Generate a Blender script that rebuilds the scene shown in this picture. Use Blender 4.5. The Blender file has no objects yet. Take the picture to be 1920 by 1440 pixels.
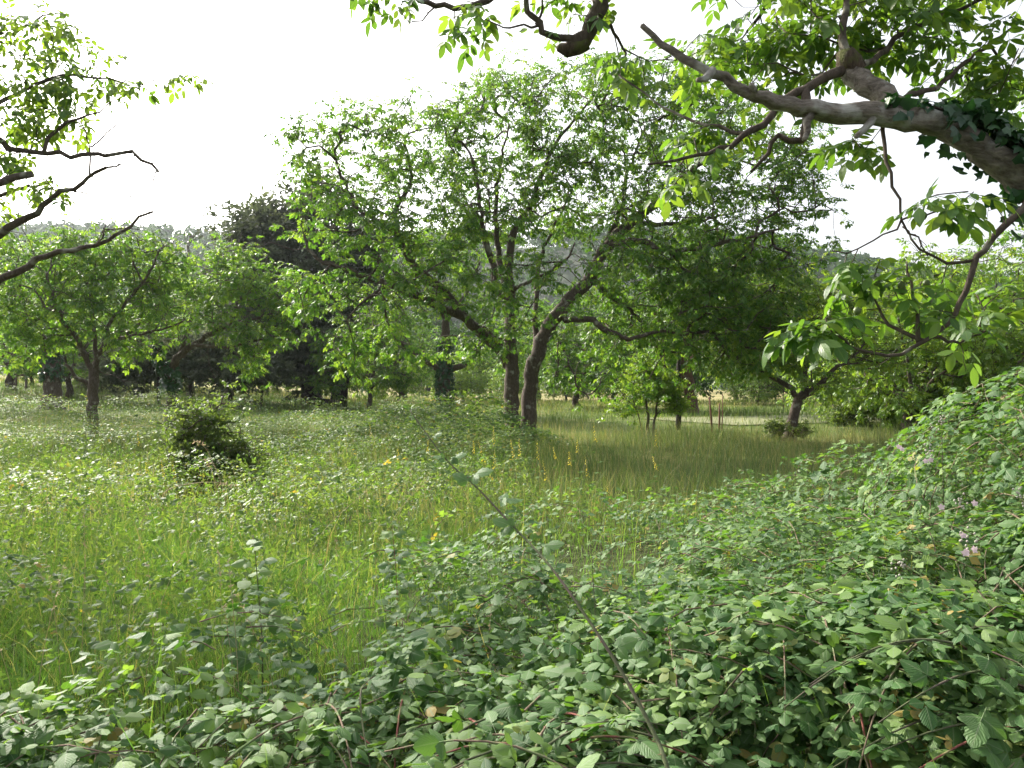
import bpy, math
import numpy as np

rng = np.random.default_rng(11)
sc = bpy.context.scene
COL = sc.collection
HAZE = True
F, CX, CY, EYE = 1400.0, 960.0, 720.0, 1.6

# ------------------------------------------------------------------ camera
cam = bpy.data.cameras.new('camera')
cam.sensor_width = 36.0
cam.lens = 36.0 * F / 1920.0
cam.clip_start, cam.clip_end = 0.05, 3000
cam_o = bpy.data.objects.new('camera', cam)
COL.objects.link(cam_o)
cam_o.location = (0, 0, EYE)
cam_o.rotation_euler = (math.radians(90), 0, 0)
sc.camera = cam_o

# ------------------------------------------------------------------ light
SUN_AZ, SUN_EL = math.radians(-44), math.radians(35)      # azimuth from +Y towards +X
world = bpy.data.worlds.new('World'); sc.world = world; world.use_nodes = True
wn = world.node_tree
sky = wn.nodes.new('ShaderNodeTexSky'); sky.sky_type = 'NISHITA'; sky.sun_disc = False
sky.sun_elevation, sky.sun_rotation = SUN_EL, SUN_AZ
sky.air_density, sky.dust_density, sky.ozone_density = 1.0, 6.0, 1.0
hs = wn.nodes.new('ShaderNodeHueSaturation'); hs.inputs['Saturation'].default_value = 0.30   # thin white summer overcast
wn.links.new(sky.outputs[0], hs.inputs['Color'])
bg = wn.nodes['Background']; bg.inputs['Strength'].default_value = 0.15
wn.links.new(hs.outputs[0], bg.inputs['Color'])
sun = bpy.data.lights.new('sun', 'SUN'); sun.energy = 3.6; sun.angle = math.radians(1.0); sun.color = (1.0, 0.93, 0.80)
sun_o = bpy.data.objects.new('sun', sun); COL.objects.link(sun_o)
sun_o.rotation_euler = (math.radians(90) - SUN_EL, 0, math.pi - SUN_AZ)
sun_o.location = (-20, 25, 25)
sc.view_settings.view_transform = 'Standard'; sc.view_settings.look = 'None'
sc.view_settings.gamma = 1.0; sc.view_settings.use_curve_mapping = False
sc.view_settings.exposure = 1.35
sc.cycles.max_bounces = 7; sc.cycles.diffuse_bounces = 4; sc.cycles.glossy_bounces = 2
sc.cycles.transmission_bounces = 4; sc.cycles.volume_bounces = 0; sc.cycles.transparent_max_bounces = 4
sc.cycles.use_adaptive_sampling = True; sc.cycles.adaptive_threshold = 0.02
sc.cycles.sample_clamp_indirect = 6

# ------------------------------------------------------------------ helpers
def at(px, py, D):
    return np.array([(px - CX) / F * D, D, EYE - (py - CY) / F * D])

_tab = np.random.default_rng(5).random((256, 256))
def vnoise(x, y, s=1.0, o=0):
    x = np.asarray(x, float) / s + o * 17.3 + 1000; y = np.asarray(y, float) / s + o * 7.9 + 1000
    i = np.floor(x).astype(int); j = np.floor(y).astype(int)
    u = x - i; v = y - j; u = u*u*(3-2*u); v = v*v*(3-2*v)
    a = _tab[i % 256, j % 256]; b = _tab[(i+1) % 256, j % 256]; c = _tab[i % 256, (j+1) % 256]; d = _tab[(i+1) % 256, (j+1) % 256]
    return (a*(1-u) + b*u)*(1-v) + (c*(1-u) + d*u)*v
def sstep(a, b, x):
    t = np.clip((np.asarray(x, float) - a) / (b - a), 0, 1); return t*t*(3-2*t)
def nrm(v):
    v = np.asarray(v, float); return v / np.maximum(np.linalg.norm(v, axis=-1, keepdims=True), 1e-9)

def mesh_np(name, V, T, A=None, mat=None, smooth=False):
    """triangle mesh from arrays; A = per-vertex (across, along, tint) of a leaf"""
    me = bpy.data.meshes.new(name)
    V = np.ascontiguousarray(V, np.float32); T = np.ascontiguousarray(T, np.int32)
    me.vertices.add(len(V)); me.vertices.foreach_set('co', V.ravel())
    me.loops.add(T.size); me.loops.foreach_set('vertex_index', T.ravel())
    me.polygons.add(len(T)); me.polygons.foreach_set('loop_start', np.arange(0, T.size, 3, dtype=np.int32))
    me.polygons.foreach_set('loop_total', np.full(len(T), 3, np.int32))
    if smooth: me.polygons.foreach_set('use_smooth', np.ones(len(T), bool))
    if A is not None:
        a = me.attributes.new('leafco', 'FLOAT_VECTOR', 'POINT')
        a.data.foreach_set('vector', np.ascontiguousarray(A, np.float32).ravel())
    me.update(calc_edges=True)
    if mat: me.materials.append(mat)
    return me
def obj(name, me, parent=None, loc=None, kind=None, label=None, cat=None, group=None):
    o = bpy.data.objects.new(name, me); COL.objects.link(o)
    if parent is not None: o.parent = parent
    if loc is not None: o.location = [float(c) for c in loc]
    tag(o, label, cat, group, kind); return o
def tag(o, label=None, cat=None, group=None, kind=None):
    if label: o['label'] = label
    if cat: o['category'] = cat
    if group: o['group'] = group
    if kind: o['kind'] = kind
def thing(name, loc, label, cat, group=None):
    return obj(name, None, None, loc, None, label, cat, group)
class Soup:
    def __init__(s): s.V, s.T, s.A, s.n = [], [], [], 0
    def add(s, V, T, A=None):
        if len(V) == 0: return
        s.V.append(V); s.T.append(np.asarray(T) + s.n); s.n += len(V)
        s.A.append(A if A is not None else np.zeros((len(V), 3)))
    def mesh(s, name, mat, smooth=False, off=None):
        V = np.concatenate(s.V)
        if off is not None: V = V - np.asarray(off)
        return mesh_np(name, V, np.concatenate(s.T), np.concatenate(s.A), mat, smooth)

# ------------------------------------------------------------------ materials
def newmat(name):
    m = bpy.data.materials.new(name); m.use_nodes = True; n = m.node_tree; n.nodes.clear()
    return m, n, n.nodes.new, n.links.new
def ramp(N, stops):
    r = N('ShaderNodeValToRGB'); e = r.color_ramp.elements
    e[0].position, e[0].color = stops[0][0], (*stops[0][1], 1); e[1].position, e[1].color = stops[-1][0], (*stops[-1][1], 1)
    for p, c in stops[1:-1]:
        x = e.new(p); x.color = (*c, 1)
    return r
def mat_leaf(name, dark, mid, light, trans, rough=0.45, tmix=0.42, vein=0.0, spec=0.5, rib=None):
    m, n, N, L = newmat(name)
    at_ = N('ShaderNodeAttribute'); at_.attribute_name = 'leafco'
    sp = N('ShaderNodeSeparateXYZ'); L(at_.outputs['Vector'], sp.inputs[0])
    r = ramp(N, [(0.0, dark), (0.5, mid), (0.94, light), (1.0, (0.26, 0.20, 0.06) if 'bramble' in name else light)]); L(sp.outputs['Z'], r.inputs[0])
    tr = N('ShaderNodeMix'); tr.data_type = 'RGBA'; tr.blend_type = 'MULTIPLY'; tr.inputs[0].default_value = 1
    L(r.outputs[0], tr.inputs[6]); tr.inputs[7].default_value = (*trans, 1)
    bs = N('ShaderNodeBsdfPrincipled'); bs.inputs['Roughness'].default_value = rough
    bs.inputs['Specular IOR Level'].default_value = spec
    tl = N('ShaderNodeBsdfTranslucent'); mx = N('ShaderNodeMixShader'); mx.inputs[0].default_value = tmix
    col = r.outputs[0]
    if vein > 0:
        ab = N('ShaderNodeMath'); ab.operation = 'ABSOLUTE'; L(sp.outputs['X'], ab.inputs[0])
        ma = N('ShaderNodeMath'); ma.operation = 'MULTIPLY_ADD'; L(ab.outputs[0], ma.inputs[0]); ma.inputs[1].default_value = -0.38; L(sp.outputs['Y'], ma.inputs[2])
        mu = N('ShaderNodeMath'); mu.operation = 'MULTIPLY'; L(ma.outputs[0], mu.inputs[0]); mu.inputs[1].default_value = 50.0
        si = N('ShaderNodeMath'); si.operation = 'SINE'; L(mu.outputs[0], si.inputs[0])
        bp = N('ShaderNodeBump'); bp.inputs['Strength'].default_value = vein; bp.inputs['Distance'].default_value = 0.004
        L(si.outputs[0], bp.inputs['Height']); L(bp.outputs[0], bs.inputs['Normal'])
        lt = N('ShaderNodeMath'); lt.operation = 'LESS_THAN'; L(ab.outputs[0], lt.inputs[0]); lt.inputs[1].default_value = 0.07
        mm = N('ShaderNodeMix'); mm.data_type = 'RGBA'; L(lt.outputs[0], mm.inputs[0]); L(col, mm.inputs[6]); mm.inputs[7].default_value = (*(rib or light), 1)
        col = mm.outputs[2]
    L(col, bs.inputs['Base Color']); L(tr.outputs[2], tl.inputs['Color'])
    L(bs.outputs[0], mx.inputs[1]); L(tl.outputs[0], mx.inputs[2])
    o = N('ShaderNodeOutputMaterial'); L(mx.outputs[0], o.inputs['Surface'])
    return m
def mat_bark(name, a, b, c, scale=9.0, bump=0.6, lich=0.55, grain=(1, 1, 0.35)):
    m, n, N, L = newmat(name)
    tc = N('ShaderNodeTexCoord'); mp = N('ShaderNodeMapping'); L(tc.outputs['Object'], mp.inputs[0]); mp.inputs['Scale'].default_value = grain
    n1 = N('ShaderNodeTexNoise'); n1.inputs['Scale'].default_value = scale * 3; n1.inputs['Detail'].default_value = 10; n1.inputs['Roughness'].default_value = 0.68; L(mp.outputs[0], n1.inputs['Vector'])
    n2 = N('ShaderNodeTexNoise'); n2.inputs['Scale'].default_value = scale * 0.6; n2.inputs['Detail'].default_value = 4; L(tc.outputs['Object'], n2.inputs['Vector'])
    r1 = ramp(N, [(0.35, a), (0.65, b)]); L(n1.outputs['Fac'], r1.inputs[0])
    r2 = ramp(N, [(lich, (0, 0, 0)), (lich + 0.12, (1, 1, 1))]); L(n2.outputs['Fac'], r2.inputs[0])
    mx = N('ShaderNodeMix'); mx.data_type = 'RGBA'; L(r2.outputs[0], mx.inputs[0]); L(r1.outputs[0], mx.inputs[6]); mx.inputs[7].default_value = (*c, 1)
    bp = N('ShaderNodeBump'); bp.inputs['Strength'].default_value = bump; bp.inputs['Distance'].default_value = 0.03; L(n1.outputs['Fac'], bp.inputs['Height'])
    bs = N('ShaderNodeBsdfPrincipled'); bs.inputs['Roughness'].default_value = 0.9; bs.inputs['Specular IOR Level'].default_value = 0.2
    L(mx.outputs[2], bs.inputs['Base Color']); L(bp.outputs[0], bs.inputs['Normal'])
    o = N('ShaderNodeOutputMaterial'); L(bs.outputs[0], o.inputs['Surface'])
    return m
def mat_plain(name, c, rough=0.7, trans=0.0):
    m, n, N, L = newmat(name)
    nz = N('ShaderNodeTexNoise'); nz.inputs['Scale'].default_value = 25
    r = ramp(N, [(0.3, tuple(x*0.7 for x in c)), (0.7, tuple(min(1, x*1.2) for x in c))]); L(nz.outputs['Fac'], r.inputs[0])
    bs = N('ShaderNodeBsdfPrincipled'); bs.inputs['Roughness'].default_value = rough; L(r.outputs[0], bs.inputs['Base Color'])
    o = N('ShaderNodeOutputMaterial')
    if trans:
        tl = N('ShaderNodeBsdfTranslucent'); L(r.outputs[0], tl.inputs[0]); mx = N('ShaderNodeMixShader'); mx.inputs[0].default_value = trans
        L(bs.outputs[0], mx.inputs[1]); L(tl.outputs[0], mx.inputs[2]); L(mx.outputs[0], o.inputs[0])
    else: L(bs.outputs[0], o.inputs[0])
    return m

M = {}
M['walnut'] = mat_leaf('walnut_leaf', (0.033, 0.085, 0.019), (0.060, 0.132, 0.027), (0.125, 0.198, 0.042), (2.5, 2.4, 0.8), 0.48, 0.46, 0, 0.4)
M['walnut_near'] = mat_leaf('walnut_leaf_near', (0.035, 0.090, 0.020), (0.060, 0.135, 0.025), (0.12, 0.20, 0.035), (2.8, 2.4, 0.9), 0.40, 0.45, 0.25)
M['lush'] = mat_leaf('lush_leaf', (0.065, 0.140, 0.024), (0.105, 0.195, 0.034), (0.17, 0.25, 0.045), (2.4, 2.1, 0.8), 0.45, 0.42)
M['far'] = mat_leaf('far_leaf', (0.025, 0.062, 0.020), (0.042, 0.090, 0.028), (0.065, 0.120, 0.034), (1.6, 1.6, 0.9), 0.9, 0.22, 0, 0.05)
M['dark'] = mat_leaf('dark_leaf', (0.046, 0.062, 0.042), (0.072, 0.092, 0.060), (0.11, 0.13, 0.082), (1.5, 1.5, 1.0), 0.8, 0.35, 0, 0.2)
M['bramble'] = mat_leaf('bramble_leaf', (0.038, 0.100, 0.028), (0.082, 0.160, 0.048), (0.17, 0.26, 0.075), (2.0, 2.1, 0.6), 0.52, 0.33, 0.25, 0.30, (0.15, 0.21, 0.10))
M['bramble_far'] = mat_leaf('bramble_leaf_fine', (0.050, 0.105, 0.032), (0.090, 0.155, 0.045), (0.16, 0.22, 0.070), (2.0, 2.0, 0.7), 0.52, 0.40, 0.0, 0.30)
M['ivy'] = mat_leaf('ivy_leaf', (0.012, 0.045, 0.016), (0.020, 0.065, 0.022), (0.04, 0.10, 0.03), (1.6, 1.7, 0.7), 0.35, 0.2)
M['shrub'] = mat_leaf('shrub_leaf', (0.045, 0.080, 0.028), (0.080, 0.125, 0.042), (0.14, 0.18, 0.06), (2.2, 2.2, 0.8), 0.5, 0.5)
M['grass'] = mat_leaf('grass_blade', (0.075, 0.160, 0.034), (0.135, 0.225, 0.052), (0.32, 0.28, 0.13), (1.75, 1.85, 0.8), 0.5, 0.45)
M['drygrass'] = mat_leaf('meadow_blade', (0.068, 0.130, 0.033), (0.118, 0.175, 0.046), (0.30, 0.26, 0.12), (1.5, 1.4, 0.9), 0.6, 0.4)
M['bark'] = mat_bark('walnut_bark', (0.055, 0.042, 0.032), (0.12, 0.095, 0.075), (0.26, 0.25, 0.20), 9, 0.8, 0.58)
M['bark_dead'] = mat_bark('dead_wood', (0.075, 0.062, 0.050), (0.27, 0.235, 0.195), (0.38, 0.37, 0.33), 11, 1.0, 0.53, (0.22, 1, 0.8))
M['bark_moss'] = mat_bark('mossy_bark', (0.045, 0.034, 0.024), (0.12, 0.09, 0.06), (0.09, 0.10, 0.03), 14, 1.0, 0.52)
M['bark_red'] = mat_bark('reddish_bark', (0.10, 0.055, 0.045), (0.18, 0.11, 0.09), (0.22, 0.17, 0.14), 5, 0.6, 0.6)
M['bark_dark'] = mat_bark('dark_bark', (0.03, 0.025, 0.022), (0.06, 0.05, 0.045), (0.10, 0.095, 0.08), 6, 0.6, 0.6)
M['cane'] = mat_bark('bramble_cane', (0.13, 0.085, 0.065), (0.19, 0.15, 0.10), (0.14, 0.20, 0.08), 30, 0.3, 0.5)
M['canegreen'] = mat_bark('green_cane', (0.07, 0.075, 0.045), (0.11, 0.13, 0.06), (0.11, 0.09, 0.07), 20, 0.3, 0.5)
M['canered'] = mat_bark('red_cane', (0.16, 0.05, 0.045), (0.22, 0.09, 0.07), (0.20, 0.19, 0.09), 30, 0.3, 0.5)
M['stem'] = mat_plain('weed_stem', (0.16, 0.20, 0.06), 0.7, 0.2)
M['straw'] = mat_plain('dry_straw', (0.42, 0.33, 0.19), 0.7, 0.3)
M['yellow'] = mat_plain('yellow_petal', (0.75, 0.62, 0.07), 0.6, 0.3)
M['pink'] = mat_plain('pink_petal', (0.62, 0.48, 0.52), 0.6, 0.35)
M['bud'] = mat_plain('pale_bud', (0.36, 0.34, 0.28), 0.8)
M['nut'] = mat_plain('green_husk', (0.09, 0.13, 0.03), 0.5)
M['wood'] = mat_plain('weathered_wood', (0.14, 0.10, 0.075), 0.85)
M['stake'] = mat_plain('reddish_stake', (0.20, 0.10, 0.07), 0.85)

# ------------------------------------------------------------------ terrain
def ground_h(x, y):
    x = np.asarray(x, float); y = np.asarray(y, float)
    left = 0.045 * np.maximum(0, -x - 3) * sstep(8, 45, y) * (1 - sstep(60, 140, -x))
    return left + 0.12*(vnoise(x, y, 6, 1) - 0.5)*sstep(3, 12, np.hypot(x, y)) + 0.04*(vnoise(x, y, 1.1, 2) - 0.5)
xs = np.concatenate([-np.geomspace(900, 2, 60), np.linspace(-1.9, 1.9, 14), np.geomspace(2, 900, 60)])
ys = np.concatenate([np.linspace(-40, -1, 8), np.linspace(0, 60, 80), np.geomspace(62, 1600, 50)])
gx, gy = np.meshgrid(xs, ys); nx, ny = len(xs), len(ys)
V = np.stack([gx, gy, ground_h(gx, gy)], -1).reshape(-1, 3)
idx = np.arange(nx*ny).reshape(ny, nx)
q = np.stack([idx[:-1, :-1], idx[:-1, 1:], idx[1:, 1:], idx[1:, :-1]], -1).reshape(-1, 4)
T = np.concatenate([q[:, [0, 1, 2]], q[:, [0, 2, 3]]])
m, n, N, L = newmat('meadow_ground')
geo = N('ShaderNodeNewGeometry'); sp = N('ShaderNodeSeparateXYZ'); L(geo.outputs['Position'], sp.inputs[0])
n1 = N('ShaderNodeTexNoise'); n1.inputs['Scale'].default_value = 0.35; n1.inputs['Detail'].default_value = 8; L(geo.outputs['Position'], n1.inputs['Vector'])
n2 = N('ShaderNodeTexNoise'); n2.inputs['Scale'].default_value = 9; n2.inputs['Detail'].default_value = 6; L(geo.outputs['Position'], n2.inputs['Vector'])
green = ramp(N, [(0.3, (0.055, 0.085, 0.022)), (0.55, (0.10, 0.125, 0.035)), (0.75, (0.19, 0.165, 0.07))]); L(n1.outputs['Fac'], green.inputs[0])
soil = ramp(N, [(0.3, (0.028, 0.030, 0.014)), (0.7, (0.065, 0.078, 0.028))]); L(n2.outputs['Fac'], soil.inputs[0])
hay = ramp(N, [(0.3, (0.14, 0.16, 0.055)), (0.6, (0.28, 0.235, 0.115))]); L(n1.outputs['Fac'], hay.inputs[0])
def mrange(a, b):
    r = N('ShaderNodeMapRange'); r.inputs['From Min'].default_value = a; r.inputs['From Max'].default_value = b; L(sp.outputs['Y'], r.inputs['Value']); return r
near = mrange(9, 16); far = mrange(52, 72)
a = N('ShaderNodeMix'); a.data_type = 'RGBA'; L(near.outputs[0], a.inputs[0]); L(soil.outputs[0], a.inputs[6]); L(green.outputs[0], a.inputs[7])
b = N('ShaderNodeMix'); b.data_type = 'RGBA'; L(far.outputs[0], b.inputs[0]); L(a.outputs[2], b.inputs[6]); L(hay.outputs[0], b.inputs[7])
bp = N('ShaderNodeBump'); bp.inputs['Strength'].default_value = 0.8; bp.inputs['Distance'].default_value = 0.08; L(n2.outputs['Fac'], bp.inputs['Height'])
bs = N('ShaderNodeBsdfPrincipled'); bs.inputs['Roughness'].default_value = 0.95; bs.inputs['Specular IOR Level'].default_value = 0.1
L(b.outputs[2], bs.inputs['Base Color']); L(bp.outputs[0], bs.inputs['Normal'])
o = N('ShaderNodeOutputMaterial'); L(bs.outputs[0], o.inputs[0])
obj('ground', mesh_np('ground', V, T, None, m, True), kind='structure')

# wooded hill far behind
hp = np.array([[-700, 470], [0, 432], [330, 438], [420, 446], [700, 452], [1100, 440], [1300, 436], [1450, 458], [1560, 480], [1640, 495], [1800, 520], [2100, 560], [2700, 640]], float)
def hill_z(px, D):   # a ridge at 420 m whose foot lies at 190 m
    ridge = EYE + (CY - np.interp(px, hp[:, 0], hp[:, 1])) / F * 420 - 7
    return ridge * sstep(190, 420, D) * (1 - 0.5*sstep(430, 600, D)) - 0.3
ang = np.linspace(-900, 2800, 120); dist = np.linspace(185, 600, 40)
ap, dd = np.meshgrid(ang, dist)
HX = (ap - CX)/F*dd
V = np.stack([HX, dd, hill_z(ap, dd) + 3*(vnoise(HX, dd, 30, 4) - 0.5)*sstep(200, 300, dd)], -1).reshape(-1, 3)
idx = np.arange(V.shape[0]).reshape(dd.shape)
q = np.stack([idx[:-1, :-1], idx[:-1, 1:], idx[1:, 1:], idx[1:, :-1]], -1).reshape(-1, 4)
obj('hill', mesh_np('hill', V, np.concatenate([q[:, [0, 1, 2]], q[:, [0, 2, 3]]]), None, mat_plain('hill_soil', (0.04, 0.06, 0.025), 0.95), True), kind='structure')
s = Soup()
nt = 2600
tp = rng.uniform(-750, 2700, nt); td = 200 + 235*np.sqrt(rng.random(nt))
hx = (tp - CX)/F*td; hz = hill_z(tp, td)
k = 22
dirs = nrm(rng.normal(size=(nt, k, 3)) + np.array([0, -0.3, 0.5])); rad = rng.uniform(3.0, 5.5, (nt, 1, 1))
cen = np.stack([hx, td, hz + 4.5], -1)[:, None, :] + dirs*rad*np.array([1, 1, 1.15])*rng.uniform(0.75, 1.05, (nt, k, 1))
nn = nrm(dirs + rng.normal(size=(nt, k, 3))*0.5); u = nrm(np.cross(nn, rng.normal(size=(nt, k, 3)))); v = np.cross(nn, u)
sz = rng.uniform(0.8, 2.0, (nt, k, 1))
Q = np.stack([cen - u*sz, cen + v*sz*0.6, cen + u*sz, cen - v*sz*0.7], 2).reshape(-1, 3)
tint = np.repeat(np.clip(rng.normal(0.45, 0.25, nt), 0, 1), k*4)
A = np.stack([tint*0, tint*0, tint], -1)
b = np.arange(nt*k)[:, None]*4
s.add(Q, np.concatenate([b + [0, 1, 2], b + [0, 2, 3]]), A)
obj('far_wood', s.mesh('far_wood', M['far']), kind='stuff', label='hazy wooded ridge filling the skyline behind the orchard', cat='wood')

# ------------------------------------------------------------------ leaf templates
def leaflet(L_, W, n=3, fold=0.15, curl=0.15, serr=0.0, peak=0.45):
    """leaf blade along +y, base at origin; returns V, T, A(u, v, 0)"""
    t = np.linspace(0, 1, n + 1)
    w = np.sin(np.pi * t**(math.log(0.5)/math.log(peak)))**0.8 * W * 0.5
    w[0] = w[-1] = 0
    if serr: w[1:-1] *= 1 + serr*np.where(np.arange(n - 1) % 2 == 0, 1, -1)
    mid = np.stack([t*0, t*L_, -curl*L_*t*t], -1)
    i = np.arange(1, n)
    ed = lambda sgn: np.stack([sgn*w[i], t[i]*L_ - (serr*0.15*L_ if serr else 0)*0, -curl*L_*t[i]**2 + fold*w[i]], -1)
    V = np.concatenate([mid, ed(-1), ed(1)]); A = np.concatenate([np.stack([t*0, t, t*0], -1), np.stack([-np.ones(n-1), t[i], t[i]*0], -1), np.stack([np.ones(n-1), t[i], t[i]*0], -1)])
    T = []
    l, r = n + 1, 2*n
    T += [(0, 1, l), (0, r, 1)]
    for k in range(1, n - 1):
        T += [(k, k+1, l+k), (k, l+k, l+k-1), (k, r+k, k+1), (k, r+k-1, r+k)]
    T += [(n-1, n, l+n-2), (n-1, r+n-2, n)]
    return V, np.array(T), A
def leaflet_hex(L_, W, fold=0.15, curl=0.15, peak=0.45):
    a, b = peak - 0.2, peak + 0.25
    V = np.array([[0, 0, 0], [W*.45, a*L_, fold*W*.4 - curl*L_*a*a], [W*.42, b*L_, fold*W*.4 - curl*L_*b*b], [0, L_, -curl*L_], [-W*.42, b*L_, fold*W*.4 - curl*L_*b*b], [-W*.45, a*L_, fold*W*.4 - curl*L_*a*a]])
    A = np.array([[0, 0, 0], [1, a, 0], [1, b, 0], [0, 1, 0], [-1, b, 0], [-1, a, 0]], float)
    return V, np.array([[0, 1, 2], [0, 2, 3], [0, 3, 4], [0, 4, 5]]), A
def leaflet_quad(L_, W):
    V = np.array([[0, 0, 0], [W*.5, .45*L_, 0], [0, L_, -.12*L_], [-W*.5, .45*L_, 0]])
    return V, np.array([[0, 1, 2], [0, 2, 3]]), np.array([[0, 0, 0], [1, .45, 0], [0, 1, 0], [-1, .45, 0]], float)
def rotz(a): c, s_ = math.cos(a), math.sin(a); return np.array([[c, -s_, 0], [s_, c, 0], [0, 0, 1]])
def rotx(a): c, s_ = math.cos(a), math.sin(a); return np.array([[1, 0, 0], [0, c, -s_], [0, s_, c]])
def roty(a): c, s_ = math.cos(a), math.sin(a); return np.array([[c, 0, s_], [0, 1, 0], [-s_, 0, c]])
def ribbon(P, w):
    """thin stalk: triangular tube through points P"""
    return tube(np.asarray(P, float), np.full(len(P), w), 3)
def tube(P, R, sides, amp=0.0, cap=True):
    P = np.asarray(P, float); R = np.asarray(R, float); n = len(P)
    tg = nrm(np.gradient(P, axis=0))
    ref = np.array([0, 0, 1.0]) if abs(tg[0][2]) < 0.9 else np.array([1.0, 0, 0])
    u = nrm(np.cross(tg[0], ref)); U = np.empty((n, 3))
    for i in range(n):
        u = u - tg[i]*np.dot(u, tg[i]); l = np.linalg.norm(u); u = u/l if l > 1e-6 else nrm(np.cross(tg[i], ref + 0.1)); U[i] = u
    Wv = np.cross(tg, U)
    a = np.linspace(0, 2*np.pi, sides, endpoint=False)
    rr = R[:, None]
    if amp:
        gg = np.random.default_rng(n*7 + sides); kk_ = gg.random((max(2, n//4) + 1, sides)) - 0.5; tt = np.linspace(0, len(kk_) - 1, n)
        nz = np.stack([np.interp(tt, np.arange(len(kk_)), kk_[:, c_]) for c_ in range(sides)], 1) + 0.35*(gg.random((n, sides)) - .5)
        rr = rr*(1 + amp*nz)
    else: rr = np.repeat(rr, sides, 1)
    V = P[:, None, :] + rr[..., None]*(np.cos(a)[None, :, None]*U[:, None, :] + np.sin(a)[None, :, None]*Wv[:, None, :])
    V = V.reshape(-1, 3)
    i = np.arange(n - 1)[:, None]*sides; j = np.arange(sides)[None, :]; j2 = (j + 1) % sides
    A_, B_, C_, D_ = (i + j).ravel(), (i + j2).ravel(), (i + sides + j2).ravel(), (i + sides + j).ravel()
    T = np.concatenate([np.stack([A_, B_, C_], -1), np.stack([A_, C_, D_], -1)])
    if cap:
        V = np.concatenate([V, [P[-1] + tg[-1]*R[-1]*0.6]]); c = len(V) - 1; b = (n - 1)*sides
        jj = np.arange(sides); T = np.concatenate([T, np.stack([b + jj, b + (jj + 1) % sides, np.full(sides, c)], -1)])
    return V, T

def join(parts):
    s = Soup()
    for p in parts: s.add(*p)
    return np.concatenate(s.V), np.concatenate(s.T), np.concatenate(s.A)
def place(tpl, R, off, sc_=1.0):
    return (tpl[0]*sc_) @ R.T + off, tpl[1], tpl[2]
def walnut_leaf(g, lod, pairs=3):
    """compound leaf along +y, overall length about 1"""
    parts = []; Lr = 0.62; droop = g.uniform(0.15, 0.4)
    def rach(t): return np.array([0.03*math.sin(3*t), Lr*t, -droop*Lr*t*t])
    def blade(sz):
        f, c = g.uniform(-0.1, 0.3), g.uniform(0.0, 0.3)
        if lod == 0: return leaflet(sz, sz*0.46, 4, f, c, 0, 0.5)
        if lod == 1: return leaflet_hex(sz, sz*0.5, f, c, 0.5)
        return leaflet_quad(sz, sz*0.55)
    for k in range(pairs):
        t = 0.32 + 0.60*k/max(1, pairs - 1)
        for sgn in (-1, 1):
            sz = (0.26 + 0.10*k/max(1, pairs-1))*g.uniform(0.85, 1.15)
            R = rotz(-sgn*math.radians(g.uniform(50, 72))) @ rotx(math.radians(g.uniform(-45, -5))) @ roty(math.radians(g.uniform(-25, 25)))
            parts.append(place(blade(sz), R, rach(t)))
    parts.append(place(blade(0.42), rotx(math.radians(g.uniform(-55, -15))) @ roty(math.radians(g.uniform(-20, 20))), rach(1.0)))
    if lod == 0:
        v_, t_ = ribbon([rach(t) for t in np.linspace(0, 1, 5)], 0.006); parts.append((v_, t_, np.tile([0., .5, 0.], (len(v_), 1))))
    return join(parts)
def bramble_leaf(g, lod, five=False):
    """palmate leaf of three (or five) toothed leaflets along +y; overall about 1"""
    parts = []; pet = 0.32
    def blade(sz):
        f, c = g.uniform(-0.55, -0.1), g.uniform(0.05, 0.35)
        if lod == 0: return leaflet(sz, sz*0.74, 8, f, c, 0.08, 0.42)
        if lod == 1: return leaflet(sz, sz*0.72, 3, f, c, 0, 0.42)
        if lod == 3: return leaflet_quad(sz, sz*.8)
        return leaflet_hex(sz, sz*0.72, f, c, 0.42)
    base = np.array([0, pet, 0.03])
    angs = [0, 72, -72] + ([128, -128] if five else [])
    for k, a_ in enumerate(angs):
        sz = (0.62 if k == 0 else 0.48 if k < 3 else 0.34)*g.uniform(0.85, 1.1)
        R = rotz(math.radians(a_ + g.uniform(-12, 12))) @ rotx(math.radians(g.uniform(-30, 12))) @ roty(math.radians(g.uniform(-22, 22)))
        parts.append(place(blade(sz), R, base + (np.array([0, 0.10, 0]) if k == 0 else 0)))
    if lod == 0:
        v_, t_ = ribbon([[0, 0, 0], [0, pet*.5, .02], base, base + [0, .1, 0]], 0.012); parts.append((v_, t_, np.tile([0., .5, 0.], (len(v_), 1))))
    return join(parts)
def spray_leaf(g, n=9, w=0.5):
    """tuft of small simple leaves for fine shrubs"""
    parts = []
    for k in range(n):
        t = k/(n - 1)
        R = rotz((-1)**k*math.radians(g.uniform(25, 80))) @ rotx(math.radians(g.uniform(-50, 50))) @ roty(math.radians(g.uniform(-60, 60)))
        parts.append(place(leaflet_quad(0.36*g.uniform(.7, 1.2), 0.36*w), R, np.array([g.normal(0, .04), t*0.75, g.normal(0, .06)])))
    return join(parts)
def ivy_blade(g):
    W = 1.0
    V = np.array([[0, 0, 0], [.48, .02, -.05], [.5, .45, -.12], [.25, .6, -.02], [0, 1, -.2], [-.25, .6, -.02], [-.5, .45, -.12], [-.48, .02, -.05]])
    A = np.array([[0, 0, 0]] + [[1, .4, 0]]*7, float)
    return V*g.uniform(.85, 1.15), np.array([[0, 1, 2], [0, 2, 3], [0, 3, 4], [0, 4, 5], [0, 5, 6], [0, 6, 7]]), A
tg = np.random.default_rng(3)
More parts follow.
